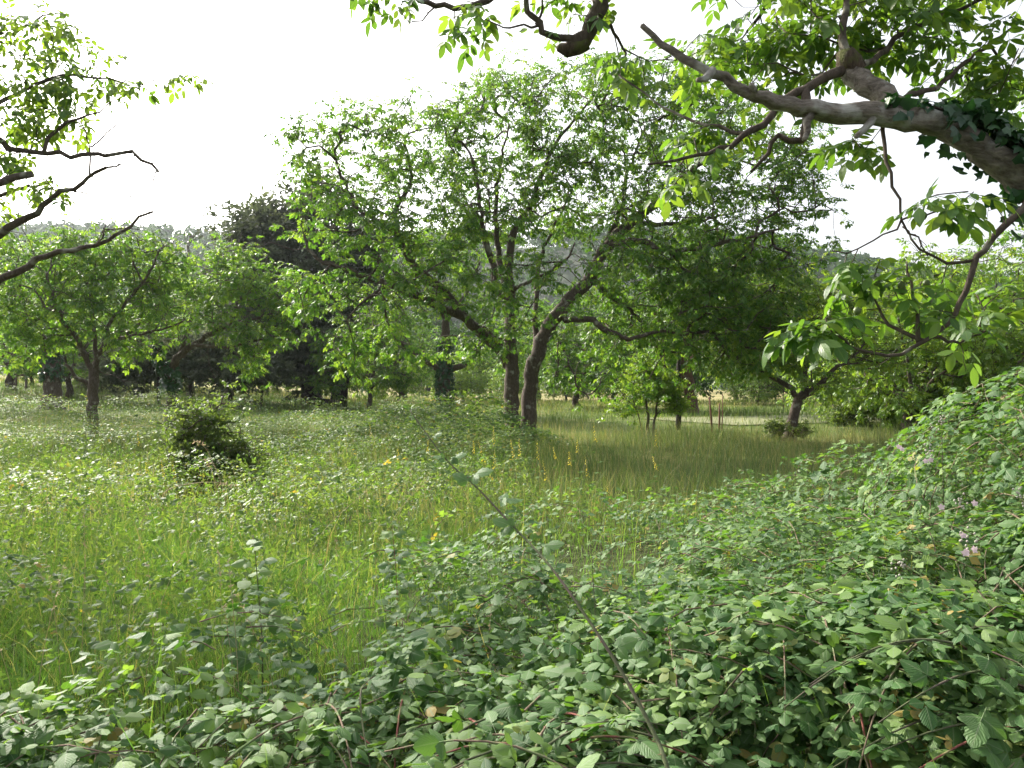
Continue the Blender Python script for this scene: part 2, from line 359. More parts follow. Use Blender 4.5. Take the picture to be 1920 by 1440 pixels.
TPL = {
    'w0': [walnut_leaf(tg, 0, 3) for _ in range(5)] + [walnut_leaf(tg, 0, 2) for _ in range(3)],
    'w1': [walnut_leaf(tg, 1, 3) for _ in range(8)],
    'w2': [walnut_leaf(tg, 2, 3) for _ in range(6)],
    'b0': [bramble_leaf(tg, 0) for _ in range(6)] + [bramble_leaf(tg, 0, True) for _ in range(2)],
    'b1': [bramble_leaf(tg, 1) for _ in range(6)] + [bramble_leaf(tg, 1, True) for _ in range(2)],
    'b2': [bramble_leaf(tg, 2) for _ in range(6)],
    'b3': [bramble_leaf(tg, 3) for _ in range(6)],
    's': [spray_leaf(tg) for _ in range(6)],
    'weed': [spray_leaf(tg, 9, .28) for _ in range(6)],
    'ivy': [ivy_blade(tg) for _ in range(4)],
}
def basis(fwd, up):
    y = nrm(fwd); x = nrm(np.cross(y, up)); z = np.cross(x, y)
    return np.stack([x, y, z], -1)           # columns
class Units:
    """many leaves: position, basis, size, tint"""
    def __init__(s): s.P, s.B, s.S, s.C = [], [], [], []
    def add(s, P, fwd, up, S, C):
        s.P.append(np.asarray(P, float)); s.B.append(basis(fwd, up)); s.S.append(np.asarray(S, float)); s.C.append(np.asarray(C, float))
    def done(s): s.P, s.B, s.S, s.C = (np.concatenate(k) for k in (s.P, s.B, s.S, s.C)); return s
    def take(s, m):
        u = Units(); u.P, u.B, u.S, u.C = s.P[m], s.B[m], s.S[m], s.C[m]; return u
def units_soup(soup, u, tpls, seed=0):
    g = np.random.default_rng(seed); var = g.integers(0, len(tpls), len(u.P))
    for k, (V, T, A) in enumerate(tpls):
        m = var == k; n_ = int(m.sum())
        if not n_: continue
        W = np.einsum('nij,vj->nvi', u.B[m], V)*u.S[m][:, None, None] + u.P[m][:, None, :]
        AA = np.tile(A, (n_, 1, 1)); AA[..., 2] = u.C[m][:, None] + g.normal(0, 0.06, (n_, 1))
        soup.add(W.reshape(-1, 3), (T[None] + (np.arange(n_)*len(V))[:, None, None]).reshape(-1, 3), AA.reshape(-1, 3))
_leafmesh = {}
def leaf_objects(u, key, mat, parent, origin, name='leaf', seed=0):
    """the leaves that show largest, each an object of its own"""
    from mathutils import Matrix
    g = np.random.default_rng(seed)
    ck = (key, mat.name)
    if ck not in _leafmesh:
        lst = []
        for V, T, A in TPL[key]:
            for t_ in (0.2, 0.5, 0.8):
                a_ = A.copy(); a_[:, 2] = t_; lst.append((t_, mesh_np('leaf_blade', V, T, a_, mat, True)))
        _leafmesh[ck] = lst
    lst = _leafmesh[ck]
    for i in range(len(u.P)):
        k = g.integers(0, len(lst)//3); j = 0 if u.C[i] < 0.35 else 1 if u.C[i] < 0.65 else 2
        ob = bpy.data.objects.new(name, lst[k*3 + j][1]); COL.objects.link(ob); ob.parent = parent
        mt = np.eye(4); mt[:3, :3] = u.B[i]*u.S[i]; mt[:3, 3] = u.P[i] - origin
        ob.matrix_local = Matrix(mt.tolist())
def in_frame(P, margin=20):
    D = P[:, 1]; px = CX + P[:, 0]/np.maximum(D, .1)*F; py = CY - (P[:, 2] - EYE)/np.maximum(D, .1)*F
    return (D > .3) & (px > -margin) & (px < 1920 + margin) & (py > -margin) & (py < 1440 + margin)
def pick_largest(u, n, screen=True):
    """indices of the leaves that show largest: nearest in view, not hidden behind nearer ones"""
    D = np.linalg.norm(u.P - [0, 0, EYE], axis=1); px = CX + u.P[:, 0]/u.P[:, 1]*F; py = CY - (u.P[:, 2] - EYE)/u.P[:, 1]*F
    size = u.S/D*F; ok = in_frame(u.P)
    order = np.argsort(D); seen = {}; sel = []
    for i in order:
        if not ok[i]: continue
        key = (int(px[i]//16), int(py[i]//16))
        c = seen.get(key, 0)
        if c < 2: sel.append(i)
        seen[key] = c + 1
    sel = sorted(sel, key=lambda i: -size[i])[:n]
    m = np.zeros(len(u.P), bool); m[sel] = True; return m

# ------------------------------------------------------------------ trees
def spline(pts, step):
    pts = np.asarray(pts, float)
    if len(pts) < 3: 
        n = max(2, int(np.ceil(np.linalg.norm(pts[-1] - pts[0])/step)) + 1); return np.linspace(pts[0], pts[-1], n)
    P = np.concatenate([[2*pts[0] - pts[1]], pts, [2*pts[-1] - pts[-2]]]); out = [pts[0]]
    for i in range(len(pts) - 1):
        a, b, c, d = P[i:i+4]; n = max(1, int(np.ceil(np.linalg.norm(c - b)/step)))
        for k in range(1, n + 1):
            t = k/n; out.append(0.5*((2*b) + (-a + c)*t + (2*a - 5*b + 4*c - d)*t*t + (-a + 3*b - 3*c + d)*t**3))
    return np.array(out)
class Tree:
    def __init__(s, seed=0, step=0.35, tip_r=0.006, wig=0.06):
        s.g = np.random.default_rng(seed); s.step, s.tip_r, s.wig = step, tip_r, wig
        s.pos = np.zeros((60000, 3)); s.dir = np.zeros((60000, 3)); s.par = np.full(60000, -1); s.rmin = np.zeros(60000); s.n = 0
        s.chains = []; s.tips = []; s.grow_ok = np.ones(60000, bool)
    def _add(s, P, attach, r=None, kind='twig', mat=None, grow=True, sides=None):
        ids = [] if attach is None else [attach]
        prev = -1 if attach is None else attach
        for k, p in enumerate(P):
            i = s.n; s.n += 1
            s.pos[i] = p; s.par[i] = prev; s.rmin[i] = 0 if r is None else r[k]
            s.dir[i] = nrm(p - s.pos[prev]) if prev >= 0 else [0, 0, 1]
            s.grow_ok[i] = grow
            ids.append(i); prev = i
        s.chains.append(dict(ids=ids, kind=kind, mat=mat, sides=sides)); return prev
    def limb(s, pts, r0, r1, kind='limb', mat=None, grow=True, root=False, wig=None):
        """hand-laid trunk or limb through 3-D points; joins the nearest wood already there"""
        P = spline(pts, s.step*0.6)
        w = s.wig if wig is None else wig
        if len(P) > 3: P[1:-1] += s.g.normal(0, w*s.step, P[1:-1].shape)
        r = np.linspace(r0, r1, len(P))
        if root: r[:3] *= [1.45, 1.2, 1.07][:len(r[:3])]
        at_ = None
        if s.n:
            d = np.linalg.norm(s.pos[:s.n] - P[0], axis=1); at_ = int(np.argmin(d))
            if d[at_] < 0.02: P, r = P[1:], r[1:]
        return s._add(P, at_, r, kind, mat, grow)
    def fill(s, targets, bend=0.35, up=0.0):
        """twigs to every target point from the wood nearest to it"""
        d0 = np.array([np.min(np.linalg.norm(s.pos[:s.n][s.grow_ok[:s.n]] - t, axis=1)) for t in targets])
        for t in targets[np.argsort(d0)]:
            v = t - s.pos[:s.n]; d = np.linalg.norm(v, axis=1)
            cosv = np.einsum('ij,ij->i', v, s.dir[:s.n])/np.maximum(d, 1e-6)
            cost = d*(1.25 - 0.4*cosv) + np.where(s.grow_ok[:s.n], 0, 1e3)
            i = int(np.argmin(cost)); L_ = d[i]
            if L_ < 0.08: s.tips.append((i, s.dir[i])); continue
            n = max(1, int(np.ceil(L_/s.step))); c = s.pos[i] + s.dir[i]*L_*bend + np.array([0, 0, up*L_])
            k = np.arange(1, n + 1)[:, None]/n
            P = (1-k)**2*s.pos[i] + 2*k*(1-k)*c + k*k*t
            P[:-1] += s.g.normal(0, s.wig*min(L_, 1.0), P[:-1].shape)
            e = s._add(P, i); s.tips.append((e, s.dir[e]))
    def sprigs(s, per=2, length=0.35, droop=0.1):
        base = list(s.tips); 
        for i, d in base:
            for _ in range(per):
                v = nrm(d*0.7 + s.g.normal(0, 0.6, 3) + [0, 0, 0.15]); l = length*s.g.uniform(.5, 1.2)
                e = s._add(np.array([s.pos[i] + v*l*0.5, s.pos[i] + v*l - [0, 0, droop*l]]), i); s.tips.append((e, s.dir[e]))
    def bare(s, n, length, r=.004):
        """leafless side twigs on the limbs that show"""
        lim = np.array([i for c in s.chains if c['kind'] == 'limb' for i in c['ids'][1:]]); lim = lim[in_frame(s.pos[lim], 60)]
        for i in s.g.choice(lim, n):
            v = nrm(s.dir[i]*.5 + s.g.normal(0, .7, 3)*[1, .6, 1]); l = length*s.g.uniform(.4, 1.3); P = [s.pos[i] + v*l*k/5 for k in range(1, 6)]
            P = np.array(P) + np.cumsum(s.g.normal(0, l*.06, (5, 3)), 0); j = s._add(P, i, np.linspace(r, r*.4, 5))
            for _ in range(2):
                q = int(s.g.integers(j - 3, j)); w = nrm(v + s.g.normal(0, .7, 3)); s._add(np.array([s.pos[q] + w*l*.2, s.pos[q] + w*l*.4 + s.g.normal(0, l*.05, 3)]), q, [r*.5, r*.3])
    def radii(s, p=2.35):
        r = np.zeros(s.n); acc = np.zeros(s.n)
        for i in range(s.n - 1, -1, -1):
            a = acc[i]**(1/p) if acc[i] > 0 else s.tip_r
            r[i] = max(a, s.rmin[i], s.tip_r) if s.rmin[i] == 0 else s.rmin[i]
            if s.par[i] >= 0: acc[s.par[i]] += min(r[i], a if s.rmin[i] == 0 else r[i])**p
        s.r = r
    def build(s, root, origin, mat, cap_twig=0.04):
        s.radii(); tw = Soup(); origin = np.asarray(origin)
        for c in s.chains:
            ids = c['ids']; P = s.pos[ids]; R = s.r[ids].copy()
            if len(ids) < 2: continue
            if c['kind'] == 'twig':
                R = np.minimum(R, cap_twig); R[0] = min(R[0], R[1]*1.25)
                mx = R.max(); sd = 6 if mx > .025 else 4 if mx > .012 else 3
                V, T = tube(P, R, sd); tw.add(V, T)
            else:
                if s.par[ids[0]] >= 0 or c is not s.chains[0]: R[0] = min(R[0], R[1]*1.2)
                V, T = tube(P, R, 14 if R.max() > .08 else 8, 0.34 if c['kind'] == 'dead_limb' else 0.18)
                obj(c['kind'], mesh_np(c['kind'], V - origin, T, None, c['mat'] or mat, True), root)
        if tw.n: obj('twigs', tw.mesh('twigs', mat, True, origin), root, kind='stuff')
    def leaves(s, per=3, size=0.38, tint=(0.5, 0.2), spread=0.9, droop=0.15, only=None):
        g = s.g; idx = np.array([t[0] for t in s.tips]); d = np.array([t[1] for t in s.tips])
        if only is not None: k = only(s.pos[idx]); idx, d = idx[k], d[k]
        n = len(idx); u = Units()
        az0 = g.uniform(0, 2*np.pi, n)
        for k in range(per):
            az = az0 + 2*np.pi*k/per + g.normal(0, .5, n)
            f = np.stack([np.cos(az), np.sin(az), g.uniform(-0.45, 0.35, n) - droop], -1)*spread + d*0.45
            up = np.array([0, 0, 1.0]) + g.normal(0, 0.35, (n, 3))
            back = g.uniform(0, 0.5, n)[:, None]*(s.pos[s.par[idx]] - s.pos[idx])
            u.add(s.pos[idx] + back, f, up, size*g.uniform(.65, 1.15, n), np.clip(g.normal(*tint, n), 0, 1))
        return u.done()
def crown(root, u, key, mat, origin, n_parts=0, partkey=None, seed=0):
    if n_parts:
        m = pick_largest(u, n_parts); leaf_objects(u.take(m), partkey or key, mat, root, np.asarray(origin), 'leaf', seed); u = u.take(~m)
    s = Soup()
    if key == 'w0':
        bk = ~in_frame(u.P, 30); units_soup(s, u.take(bk), TPL['w2'], seed); u = u.take(~bk)
    if key == 'w1':
        bk = u.P[:, 1] > 17.8; units_soup(s, u.take(bk), TPL['w2'], seed); u = u.take(~bk)
    units_soup(s, u, TPL[key], seed)
    return obj('crown', s.mesh('crown', mat, False, origin), root, kind='stuff')
def in_lumps(g, lumps, n, shell=0.55, least=0):
    """points in a union of ellipsoids (px, py, depth, rx, ry, rz), denser towards their surface"""
    vol = np.array([l[3]*l[4]*l[5] for l in lumps])**0.75; c = np.maximum(g.multinomial(n, vol/vol.sum()), least); out = []
    for l, k in zip(lumps, c):
        d = nrm(g.normal(size=(k, 3))); r = (shell + (1 - shell)*g.random((k, 1)))*g.uniform(.7, 1, (k, 1))**0.5
        out.append(at(*l[:3]) + d*r*np.array(l[3:6]))
    return np.concatenate(out)
def A3(*pts): return [at(*p) for p in pts]

# ---- the large two-stemmed walnut in the middle
t = Tree(21, 0.38, 0.006, 0.06)
B0 = at(976, 832, 20); B0[2] = -0.05
t.limb([B0 - [.1, 0, 0], *A3((962, 800, 19.9), (959, 713, 19.8), (957, 647, 19.9), (956, 580, 20), (957, 545, 20))], .22, .14, 'trunk', root=True)
t.limb([B0 + [.20, .1, .05], *A3((991, 795, 20.1), (994, 730, 20.2), (1002, 680, 20.2), (1017, 640, 20.3), (1033, 607, 20.3), (1053, 580, 20.3), (1072, 555, 20.4), (1100, 530, 20.5), (1114, 505, 20.5), (1133, 467, 20.6))], .22, .16, 'trunk', root=True)
t.limb(A3((1133, 467, 20.6), (1157, 440, 20.8), (1207, 400, 21), (1257, 360, 21.3), (1290, 325, 21.6), (1340, 290, 22)), .17, .05)
t.limb(A3((957, 545, 20), (957, 480, 20), (963, 440, 20.1), (975, 415, 20.2), (1000, 377, 20.3), (1008, 343, 20.4), (1030, 300, 20.5), (1053, 253, 20.7), (1088, 213, 21)), .12, .03)
t.limb(A3((957, 560, 20), (940, 560, 19.8), (925, 500, 19.6), (910, 455, 19.4), (901, 400, 19.2), (895, 350, 19.1), (880, 285, 19)), .11, .03)
t.limb(A3((945, 540, 19.9), (930, 440, 20.4), (933, 350, 20.8), (940, 300, 21), (955, 235, 21.3)), .09, .025)
t.limb(A3((962, 690, 20), (940, 660, 19.7), (907, 630, 19.3), (873, 597, 18.9), (807, 567, 18.3), (767, 547, 18), (727, 533, 17.8), (673, 513, 17.6), (620, 497, 17.5), (583, 477, 17.4), (569, 440, 17.4)), .16, .03)
t.limb(A3((873, 597, 18.9), (830, 545, 18.9), (775, 497, 18.8), (752, 452, 18.6), (727, 427, 18.4), (695, 408, 18.2), (667, 383, 18), (647, 345, 17.9), (630, 300, 17.8)), .12, .03)
t.limb(A3((750, 450, 18.6), (740, 397, 18.9), (767, 350, 19.2), (771, 320, 19.4), (760, 260, 19.6)), .08, .02)
t.limb(A3((1114, 505, 20.5), (1140, 450, 21.4), (1167, 383, 21.9), (1173, 333, 22.1), (1187, 293, 22.2), (1210, 240, 22.4)), .10, .03)
t.limb(A3((1008, 665, 20.2), (1003, 610, 20.6), (1007, 513, 21), (1013, 480, 21.2), (1030, 445, 21.5), (1060, 380, 21.8)), .09, .03)
t.limb(A3((1053, 580, 20.3), (1062, 600, 20.1), (1100, 597, 19.9), (1120, 607, 19.8), (1140, 623, 19.7), (1180, 636, 19.6), (1235, 622, 19.6), (1290, 627, 19.6)), .10, .03)
t.limb(A3((1108, 520, 20.5), (1147, 560, 20.9), (1180, 580, 21.2), (1207, 613, 21.5), (1230, 653, 21.8), (1250, 690, 22)), .08, .02)
t.limb(A3((1133, 467, 20.6), (1197, 450, 20.2), (1247, 473, 19.9), (1320, 463, 19.6), (1400, 445, 19.4), (1460, 430, 19.3)), .10, .025)
t.limb(A3((1180, 415, 20.9), (1250, 420, 22), (1330, 410, 23), (1400, 390, 23.6)), .08, .02)
t.limb(A3((958, 548, 20), (978, 537, 19.6), (1020, 516, 19.2), (1060, 490, 18.9), (1078, 455, 18.7)), .06, .02)
t.limb(A3((720, 535, 17.8), (690, 560, 17.4), (672, 575, 17.2), (650, 600, 17)), .05, .015)
t.limb(A3((1035, 605, 20.3), (1062, 670, 19.8), (1075, 705, 19.6), (1088, 732, 19.5), (1104, 747, 19.4)), .035, .015)
lumps = [(680, 285, 18.6, 1.7, 2.2, 1.3), (800, 270, 19.5, 1.8, 2.6, 1.2), (930, 235, 20, 1.8, 3.0, 1.3), (1060, 215, 20.5, 1.8, 3, 1.3), (1180, 215, 21, 1.8, 3.0, 1.4),
         (1300, 255, 21, 1.7, 2.8, 1.5), (1420, 320, 21, 1.5, 2.4, 1.3), (1500, 395, 20.5, 0.9, 2, .8), (630, 410, 18, 1.3, 2, 1.1), (700, 530, 17.6, 1.4, 1.8, .9),
         (600, 550, 17.5, .8, 1.3, .8), (800, 420, 18.5, 1.9, 2, 1.2), (930, 380, 20, 1.8, 3.2, 1.3), (1080, 360, 21, 1.9, 3.2, 1.3), (1220, 380, 21.5, 1.9, 3.2, 1.5),
         (1350, 420, 21.2, 1.9, 3.2, 1.3), (860, 530, 17.6, 1.3, 1.5, .9), (1180, 520, 21, 1.6, 3.2, 1.2), (1310, 545, 20.8, 1.6, 2.8, 1.3), (1420, 510, 20.8, 1.3, 2.4, 1.0),
         (1150, 640, 20.6, 1.1, 2.2, .8), (1270, 660, 20.8, 1.2, 2.2, .7), (1380, 620, 21, 1.0, 2, .8), (960, 590, 18.6, .9, 1.2, .7), (740, 640, 18.4, 1.0, 1.4, .6), (580, 300, 18, .6, 1, .9), (660, 640, 18, .7, 1.2, .6),
         (980, 160, 20.5, 1.0, 1.5, .7), (1120, 150, 21, 1.3, 1.8, .7), (900, 170, 20, .5, .8, .8), (1250, 170, 21, 1.5, 2.5, .8), (1380, 215, 21, 1.4, 2.2, .9), (1480, 290, 21, 1.0, 2, .8), (1480, 470, 21, 1.2, 2, .9), (1330, 480, 19.6, 1.6, 1.4, .9), (1200, 460, 19.4, 1.2, 1.2, .8), (1390, 660, 20.5, .9, 1.6, .6), (1320, 640, 19.9, 1.1, 1.4, .6), (1250, 590, 19.8, 1.4, 1.6, .8), (1360, 560, 19.8, 1.4, 1.6, .9), (1530, 340, 20.5, .5, 1.2, .6), (1440, 590, 20.5, 1.0, 1.8, .8), (1050, 610, 18.6, .8, .8, .6), (1080, 510, 18.3, .9, .9, .6), (930, 650, 18.8, .7, .8, .5), (680, 690, 18, .9, 1, .45), (1130, 720, 20, .8, 1.2, .5), (1210, 725, 20, .8, 1.2, .45), (1060, 695, 19.3, .6, .7, .5), (860, 650, 18.6, .7, .9, .5), (990, 500, 18, .8, .8, .6)]
t.fill(in_lumps(t.g, lumps, 1900, .5))
t.sprigs(2, 0.45)
root = thing('walnut_tree', B0, 'large two-stemmed walnut tree with a wide open crown in the middle of the meadow', 'tree')
t.bare(60, .9, .010); t.build(root, B0, M['bark'])
u = t.leaves(4, 0.305, (0.52, 0.24)); NMAIN = len(u.P)
crown(root, u, 'w1', M['walnut'], B0, 300, 'w1', 1)
MAIN = t


def lumps3(g, lumps, n, shell=0.5):
    vol = np.array([l[3]*l[4]*l[5] for l in lumps])**0.75; c = g.multinomial(n, vol/vol.sum()); out = []
    for l, k in zip(lumps, c):
        d = nrm(g.normal(size=(k, 3))); r = shell + (1 - shell)*g.random((k, 1))
        out.append(np.array(l[:3]) + d*r*np.array(l[3:6]))
    return np.concatenate(out)
def ivy_on(root, origin, paths, radii, n, size, seed, name='ivy', spread=0.05, side=None):
    """ivy leaves lying on the bark of a limb (points, radius)"""
    g = np.random.default_rng(seed); u = Units()
    P = spline(paths, 0.1); R = np.interp(np.linspace(0, 1, len(P)), np.linspace(0, 1, len(radii)), radii)
    k = g.integers(0, len(P) - 1, n); f = g.random((n, 1)); Q = P[k]*(1-f) + P[k+1]*f; tgt = nrm(P[k+1] - P[k])
    rv = g.normal(size=(n, 3)) + (np.array(side) if side is not None else 0); nv = nrm(rv - tgt*np.einsum('ij,ij->i', rv, tgt)[:, None])
    pos = Q + nv*(R[k][:, None] + g.random((n, 1))*spread)
    fw = nrm(np.array([0, 0, -0.6]) + g.normal(0, .6, (n, 3)) + nv*0.2)
    u.add(pos, fw, nv + g.normal(0, .25, (n, 3)), size*g.uniform(.5, 1.2, n), np.clip(g.normal(.45, .25, n), 0, 1))
    return u.done()

# ---- old walnut overhanging from beyond the right edge: dead limb, knotted stub, leafy twigs
t = Tree(33, 0.16, 0.0035, 0.05)
B1 = np.array([4.55, 4.55, -0.05])
fork = np.array([4.15, 4.4, 1.75])
t.limb([B1, [4.5, 4.5, .6], [4.35, 4.45, 1.2], fork, [4.1, 4.45, 2.4], [4.1, 4.6, 3.4], [3.8, 4.8, 4.3]], .30, .17, 'trunk', root=True)
t.limb([fork, [3.5, 4.15, 2.15], *A3((1900, 318, 4.05), (1813, 260, 4.05), (1747, 231, 4.05), (1680, 218, 4.05), (1613, 213, 4.05), (1547, 207, 4.05), (1480, 198, 4.05), (1430, 187, 4.05), (1397, 173, 4.05), (1357, 147, 4.05), (1313, 123, 4.05), (1257, 93, 4.05), (1223, 67, 4.05), (1203, 48, 4.05))], .125, .014, 'dead_limb', M['bark_dead'], grow=False, wig=0.05)
for a_, b_, c_ in [((1335, 133, 4.05), (1322, 148, 4.0), (1308, 150, 3.97)), ((1520, 205, 4.05), (1515, 245, 4.0), (1508, 262, 3.98)), ((1420, 182, 4.05), (1412, 168, 4.0), (1408, 158, 3.98)), ((1640, 215, 4.05), (1618, 245, 4.0), (1605, 256, 3.98))]:
    t.limb(A3(a_, b_, c_), .026, .014, 'stub', M['bark_dead'], grow=False)
DEAD = A3((1960, 360, 4.1), (1900, 318, 4.05), (1813, 260, 4.05), (1747, 231, 4.05), (1680, 218, 4.05))
t.limb(A3((1750, 232, 4.08), (1690, 205, 4.25), (1640, 170, 4.35), (1612, 150, 4.4), (1592, 124, 4.45)), .07, .06, 'stub', M['bark_dead'], grow=False)
for pts, r0, r1 in [
    (A3((1592, 124, 4.45), (1580, 80, 4.5), (1585, 20, 4.6), (1590, -60, 4.7)), .03, .012),
    (A3((1592, 124, 4.45), (1560, 140, 4.4), (1510, 165, 4.4), (1470, 185, 4.4), (1430, 232, 4.4), (1370, 270, 4.3), (1290, 296, 4.2), (1215, 308, 4.1)), .032, .006),
    (A3((1510, 165, 4.4), (1512, 225, 4.3), (1500, 268, 4.3), (1462, 258, 4.3), (1435, 290, 4.3), (1408, 322, 4.3)), .030, .008),
    (A3((1430, 232, 4.4), (1400, 250, 4.5), (1330, 235, 4.7), (1260, 210, 4.9), (1160, 140, 5.1)), .014, .005),
    (A3((1600, 122, 4.45), (1640, 110, 4.6), (1700, 60, 4.9), (1790, 20, 5.1), (1880, -20, 5.2)), .022, .01),
    (A3((1680, 190, 4.3), (1760, 160, 4.6), (1830, 100, 4.8), (1900, 50, 5)), .018, .008),
    (A3((1655, 245, 4.1), (1665, 300, 4.05), (1685, 370, 4), (1692, 412, 4), (1715, 450, 4), (1740, 480, 4)), .011, .003),
    (A3((1692, 412, 4), (1660, 440, 4), (1610, 465, 4), (1560, 470, 4)), .006, .003),
    (A3((1692, 412, 4), (1730, 400, 3.9), (1780, 390, 3.8), (1810, 385, 3.8)), .007, .003),
    ([fork, [3.4, 4.1, 2.3], *A3((1960, 350, 4.0), (1920, 388, 3.95), (1880, 425, 3.95), (1835, 485, 3.95), (1822, 520, 3.9), (1790, 590, 3.9), (1750, 630, 3.9), (1690, 660, 3.85), (1640, 663, 3.8), (1600, 650, 3.8), (1562, 622, 3.8), (1548, 598, 3.8))], .036, .004),
    (A3((1735, 638, 3.9), (1685, 620, 3.95), (1652, 595, 4), (1645, 560, 4), (1638, 535, 4)), .012, .004),
    (A3((1722, 645, 3.9), (1716, 585, 3.9), (1708, 530, 3.95), (1700, 490, 4)), .012, .004),
    (A3((1833, 487, 3.95), (1750, 487, 4), (1710, 450, 4.05), (1692, 425, 4.1)), .010, .004),
    (A3((1750, 630, 3.9), (1800, 640, 4.1), (1850, 620, 4.3)), .010, .004),
    # the overhead limb with the hooked end that dips into view
    ([[3.8, 4.8, 4.3], [3.0, 5.0, 4.75], [1.9, 5.0, 4.85], [1.1, 5.0, 4.7], *A3((1135, -40, 5), (1124, 10, 5), (1115, 40, 5), (1095, 72, 5), (1068, 86, 5))], .09, .048),
    (A3((1090, 76, 5), (1050, 70, 4.95), (1017, 63, 4.95), (1007, 43, 4.95), (988, 20, 4.95), (985, -15, 4.9), (940, -45, 4.9)), .026, .016),
    (A3((1010, 48, 4.95), (983, 50, 4.9), (958, 53, 4.9), (932, 52, 4.85), (910, 36, 4.8)), .010, .004),
    (A3((985, -15, 4.9), (950, -20, 4.8), (913, 0, 4.8), (885, 11, 4.8), (853, 14, 4.8), (817, 8, 4.8), (787, -2, 4.8), (740, -30, 4.8), (660, -45, 4.8)), .022, .014),
    (A3((1005, 45, 4.95), (1015, 15, 4.95), (1016, -20, 4.9)), .010, .006),
    (A3((817, 8, 4.8), (790, 35, 4.75), (765, 40, 4.7), (750, 20, 4.7)), .006, .003),
    (A3((1124, 10, 5), (1150, 60, 5.2), (1175, 105, 5.4), (1160, 130, 5.5)), .016, .006),
    ([[1.9, 5.0, 4.85], *A3((1480, -60, 5.4), (1440, 10, 5.6), (1400, 60, 5.7))], .03, .01)]:
    t.limb(pts, r0, r1)
lumps = [(1500, 50, 5.0, .75, .7, .35), (1690, 60, 5.0, .75, .8, .38), (1850, 130, 4.9, .5, .7, .38), (1370, 90, 5.6, .6, .7, .35), (1270, 300, 4.2, .26, .3, .22), (1330, 240, 4.7, .35, .4, .2), (1460, 160, 5.1, .5, .5, .2),
         (1780, 370, 3.7, .16, .15, .10), (1620, 270, 4.6, .22, .3, .08), (1080, 20, 5.0, .35, .4, .22), (870, 45, 4.8, .22, .3, .14), (720, -10, 4.8, .18, .3, .12),
         (1650, 540, 4.0, .34, .3, .20), (1740, 560, 4.0, .34, .3, .2), (1550, 610, 3.8, .16, .2, .10), (1500, 618, 3.8, .07, .1, .06), (1820, 580, 4.3, .3, .3, .22), (1600, 500, 4.0, .16, .2, .1), (1160, 120, 5.4, .3, .4, .2),
         (1500, -160, 5.2, 1.3, 1.0, .5), (1850, -120, 5.0, 1.3, 1.2, .5), (1150, -160, 5.2, 1.0, .9, .4), (2150, 100, 5, .8, 1.2, .8)]
t.fill(in_lumps(t.g, lumps, 560, .2, 6), 0.3)
root2 = thing('walnut_tree', B1, 'old walnut reaching in overhead with a bare pale dead limb and a knotted stub', 'tree')
t.bare(34, .30, .0028); t.build(root2, B1, M['bark'], 0.02)
u = t.leaves(3, 0.265, (0.5, 0.24))
crown(root2, u, 'w0', M['walnut_near'], B1, 300, 'w0', 2)
# moss collar and knot on the stub; bare twigs; green walnuts
kn = at(1592, 122, 4.45)
V, T = tube(np.array([kn + [.05, 0, -.05], kn + [.0, 0, .0], kn + [-.03, 0, .05], kn + [-.06, 0, .06]]), [.062, .085, .08, .035], 12, .55)
obj('knot', mesh_np('knot', V - B1, T, None, M['bark_moss'], True), root2)
hk = at(1072, 86, 5)
V, T = tube(np.array([hk + [.10, 0, .03], hk + [.04, 0, -.01], hk + [-.03, 0, -.03], hk + [-.09, 0, -.01]]), [.045, .06, .055, .03], 12, .5)
obj('burr', mesh_np('burr', V - B1, T, None, M['bark_moss'], True), root2)
def ball(c, r, n=8, squash=1.15):
    a = np.linspace(0, np.pi, 6); P = np.stack([a*0, a*0, -np.cos(a)*r*squash], -1) + c
    return tube(P, np.maximum(np.sin(a)*r, 1e-4), n, 0, False)
for px, py, D in [(1643, 528, 3.9), (1690, 535, 3.9), (1692, 545, 3.92), (1607, 583, 3.85), (1731, 405, 3.8), (1737, 532, 3.95)]:
    V, T = ball(at(px, py, D), .020); obj('green_walnut', mesh_np('green_walnut', V - B1, T, None, M['nut'], True), root2)
# ivy creeping along the dead limb from the trunk
u = ivy_on(None, None, DEAD[:3] + [DEAD[3]], [.14, .12, .105, .09], 620, .07, 5, spread=.06, side=(.5, .0, 1.5))
u2 = ivy_on(None, None, [B1 + [0, 0, .3], fork, [3.5, 4.15, 2.15], DEAD[1]], [.28, .2, .16, .13], 900, .085, 6, spread=.08)
u2b = ivy_on(None, None, [DEAD[3], DEAD[4], at(1650, 214, 4.05)], [.09, .08, .07], 60, .08, 9, spread=.03, side=(.2, -.2, 1.4))
uu = Units(); uu.P, uu.B, uu.S, uu.C = (np.concatenate([getattr(a_, k_) for a_ in (u, u2, u2b)]) for k_ in 'PBSC')
iv = thing('ivy', B1 + [0, 0, .3], 'dark glossy ivy creeping along the pale dead limb overhead', 'ivy')
mk = pick_largest(uu, 300); leaf_objects(uu.take(mk), 'ivy', M['ivy'], iv, B1 + [0, 0, .3], 'leaf', 8)
s = Soup(); units_soup(s, uu.take(~mk), TPL['ivy'], 4); obj('foliage', s.mesh('ivy_foliage', M['ivy'], False, B1 + [0, 0, .3]), iv, kind='stuff')
V, T = tube(spline([B1 + [-.2, -.2, .3], fork + [-.2, -.1, 0], [3.4, 4.05, 2.3], DEAD[1] + [0, -.05, .12], DEAD[2] + [0, -.03, .1], DEAD[3] + [0, 0, .09]], .15), np.linspace(.02, .006, len(spline([B1 + [-.2, -.2, .3], fork + [-.2, -.1, 0], [3.4, 4.05, 2.3], DEAD[1] + [0, -.05, .12], DEAD[2] + [0, -.03, .1], DEAD[3] + [0, 0, .09]], .15))), 6, .2)
obj('stem', mesh_np('ivy_stem', V - (B1 + [0, 0, .3]), T, None, M['bark'], True), iv)

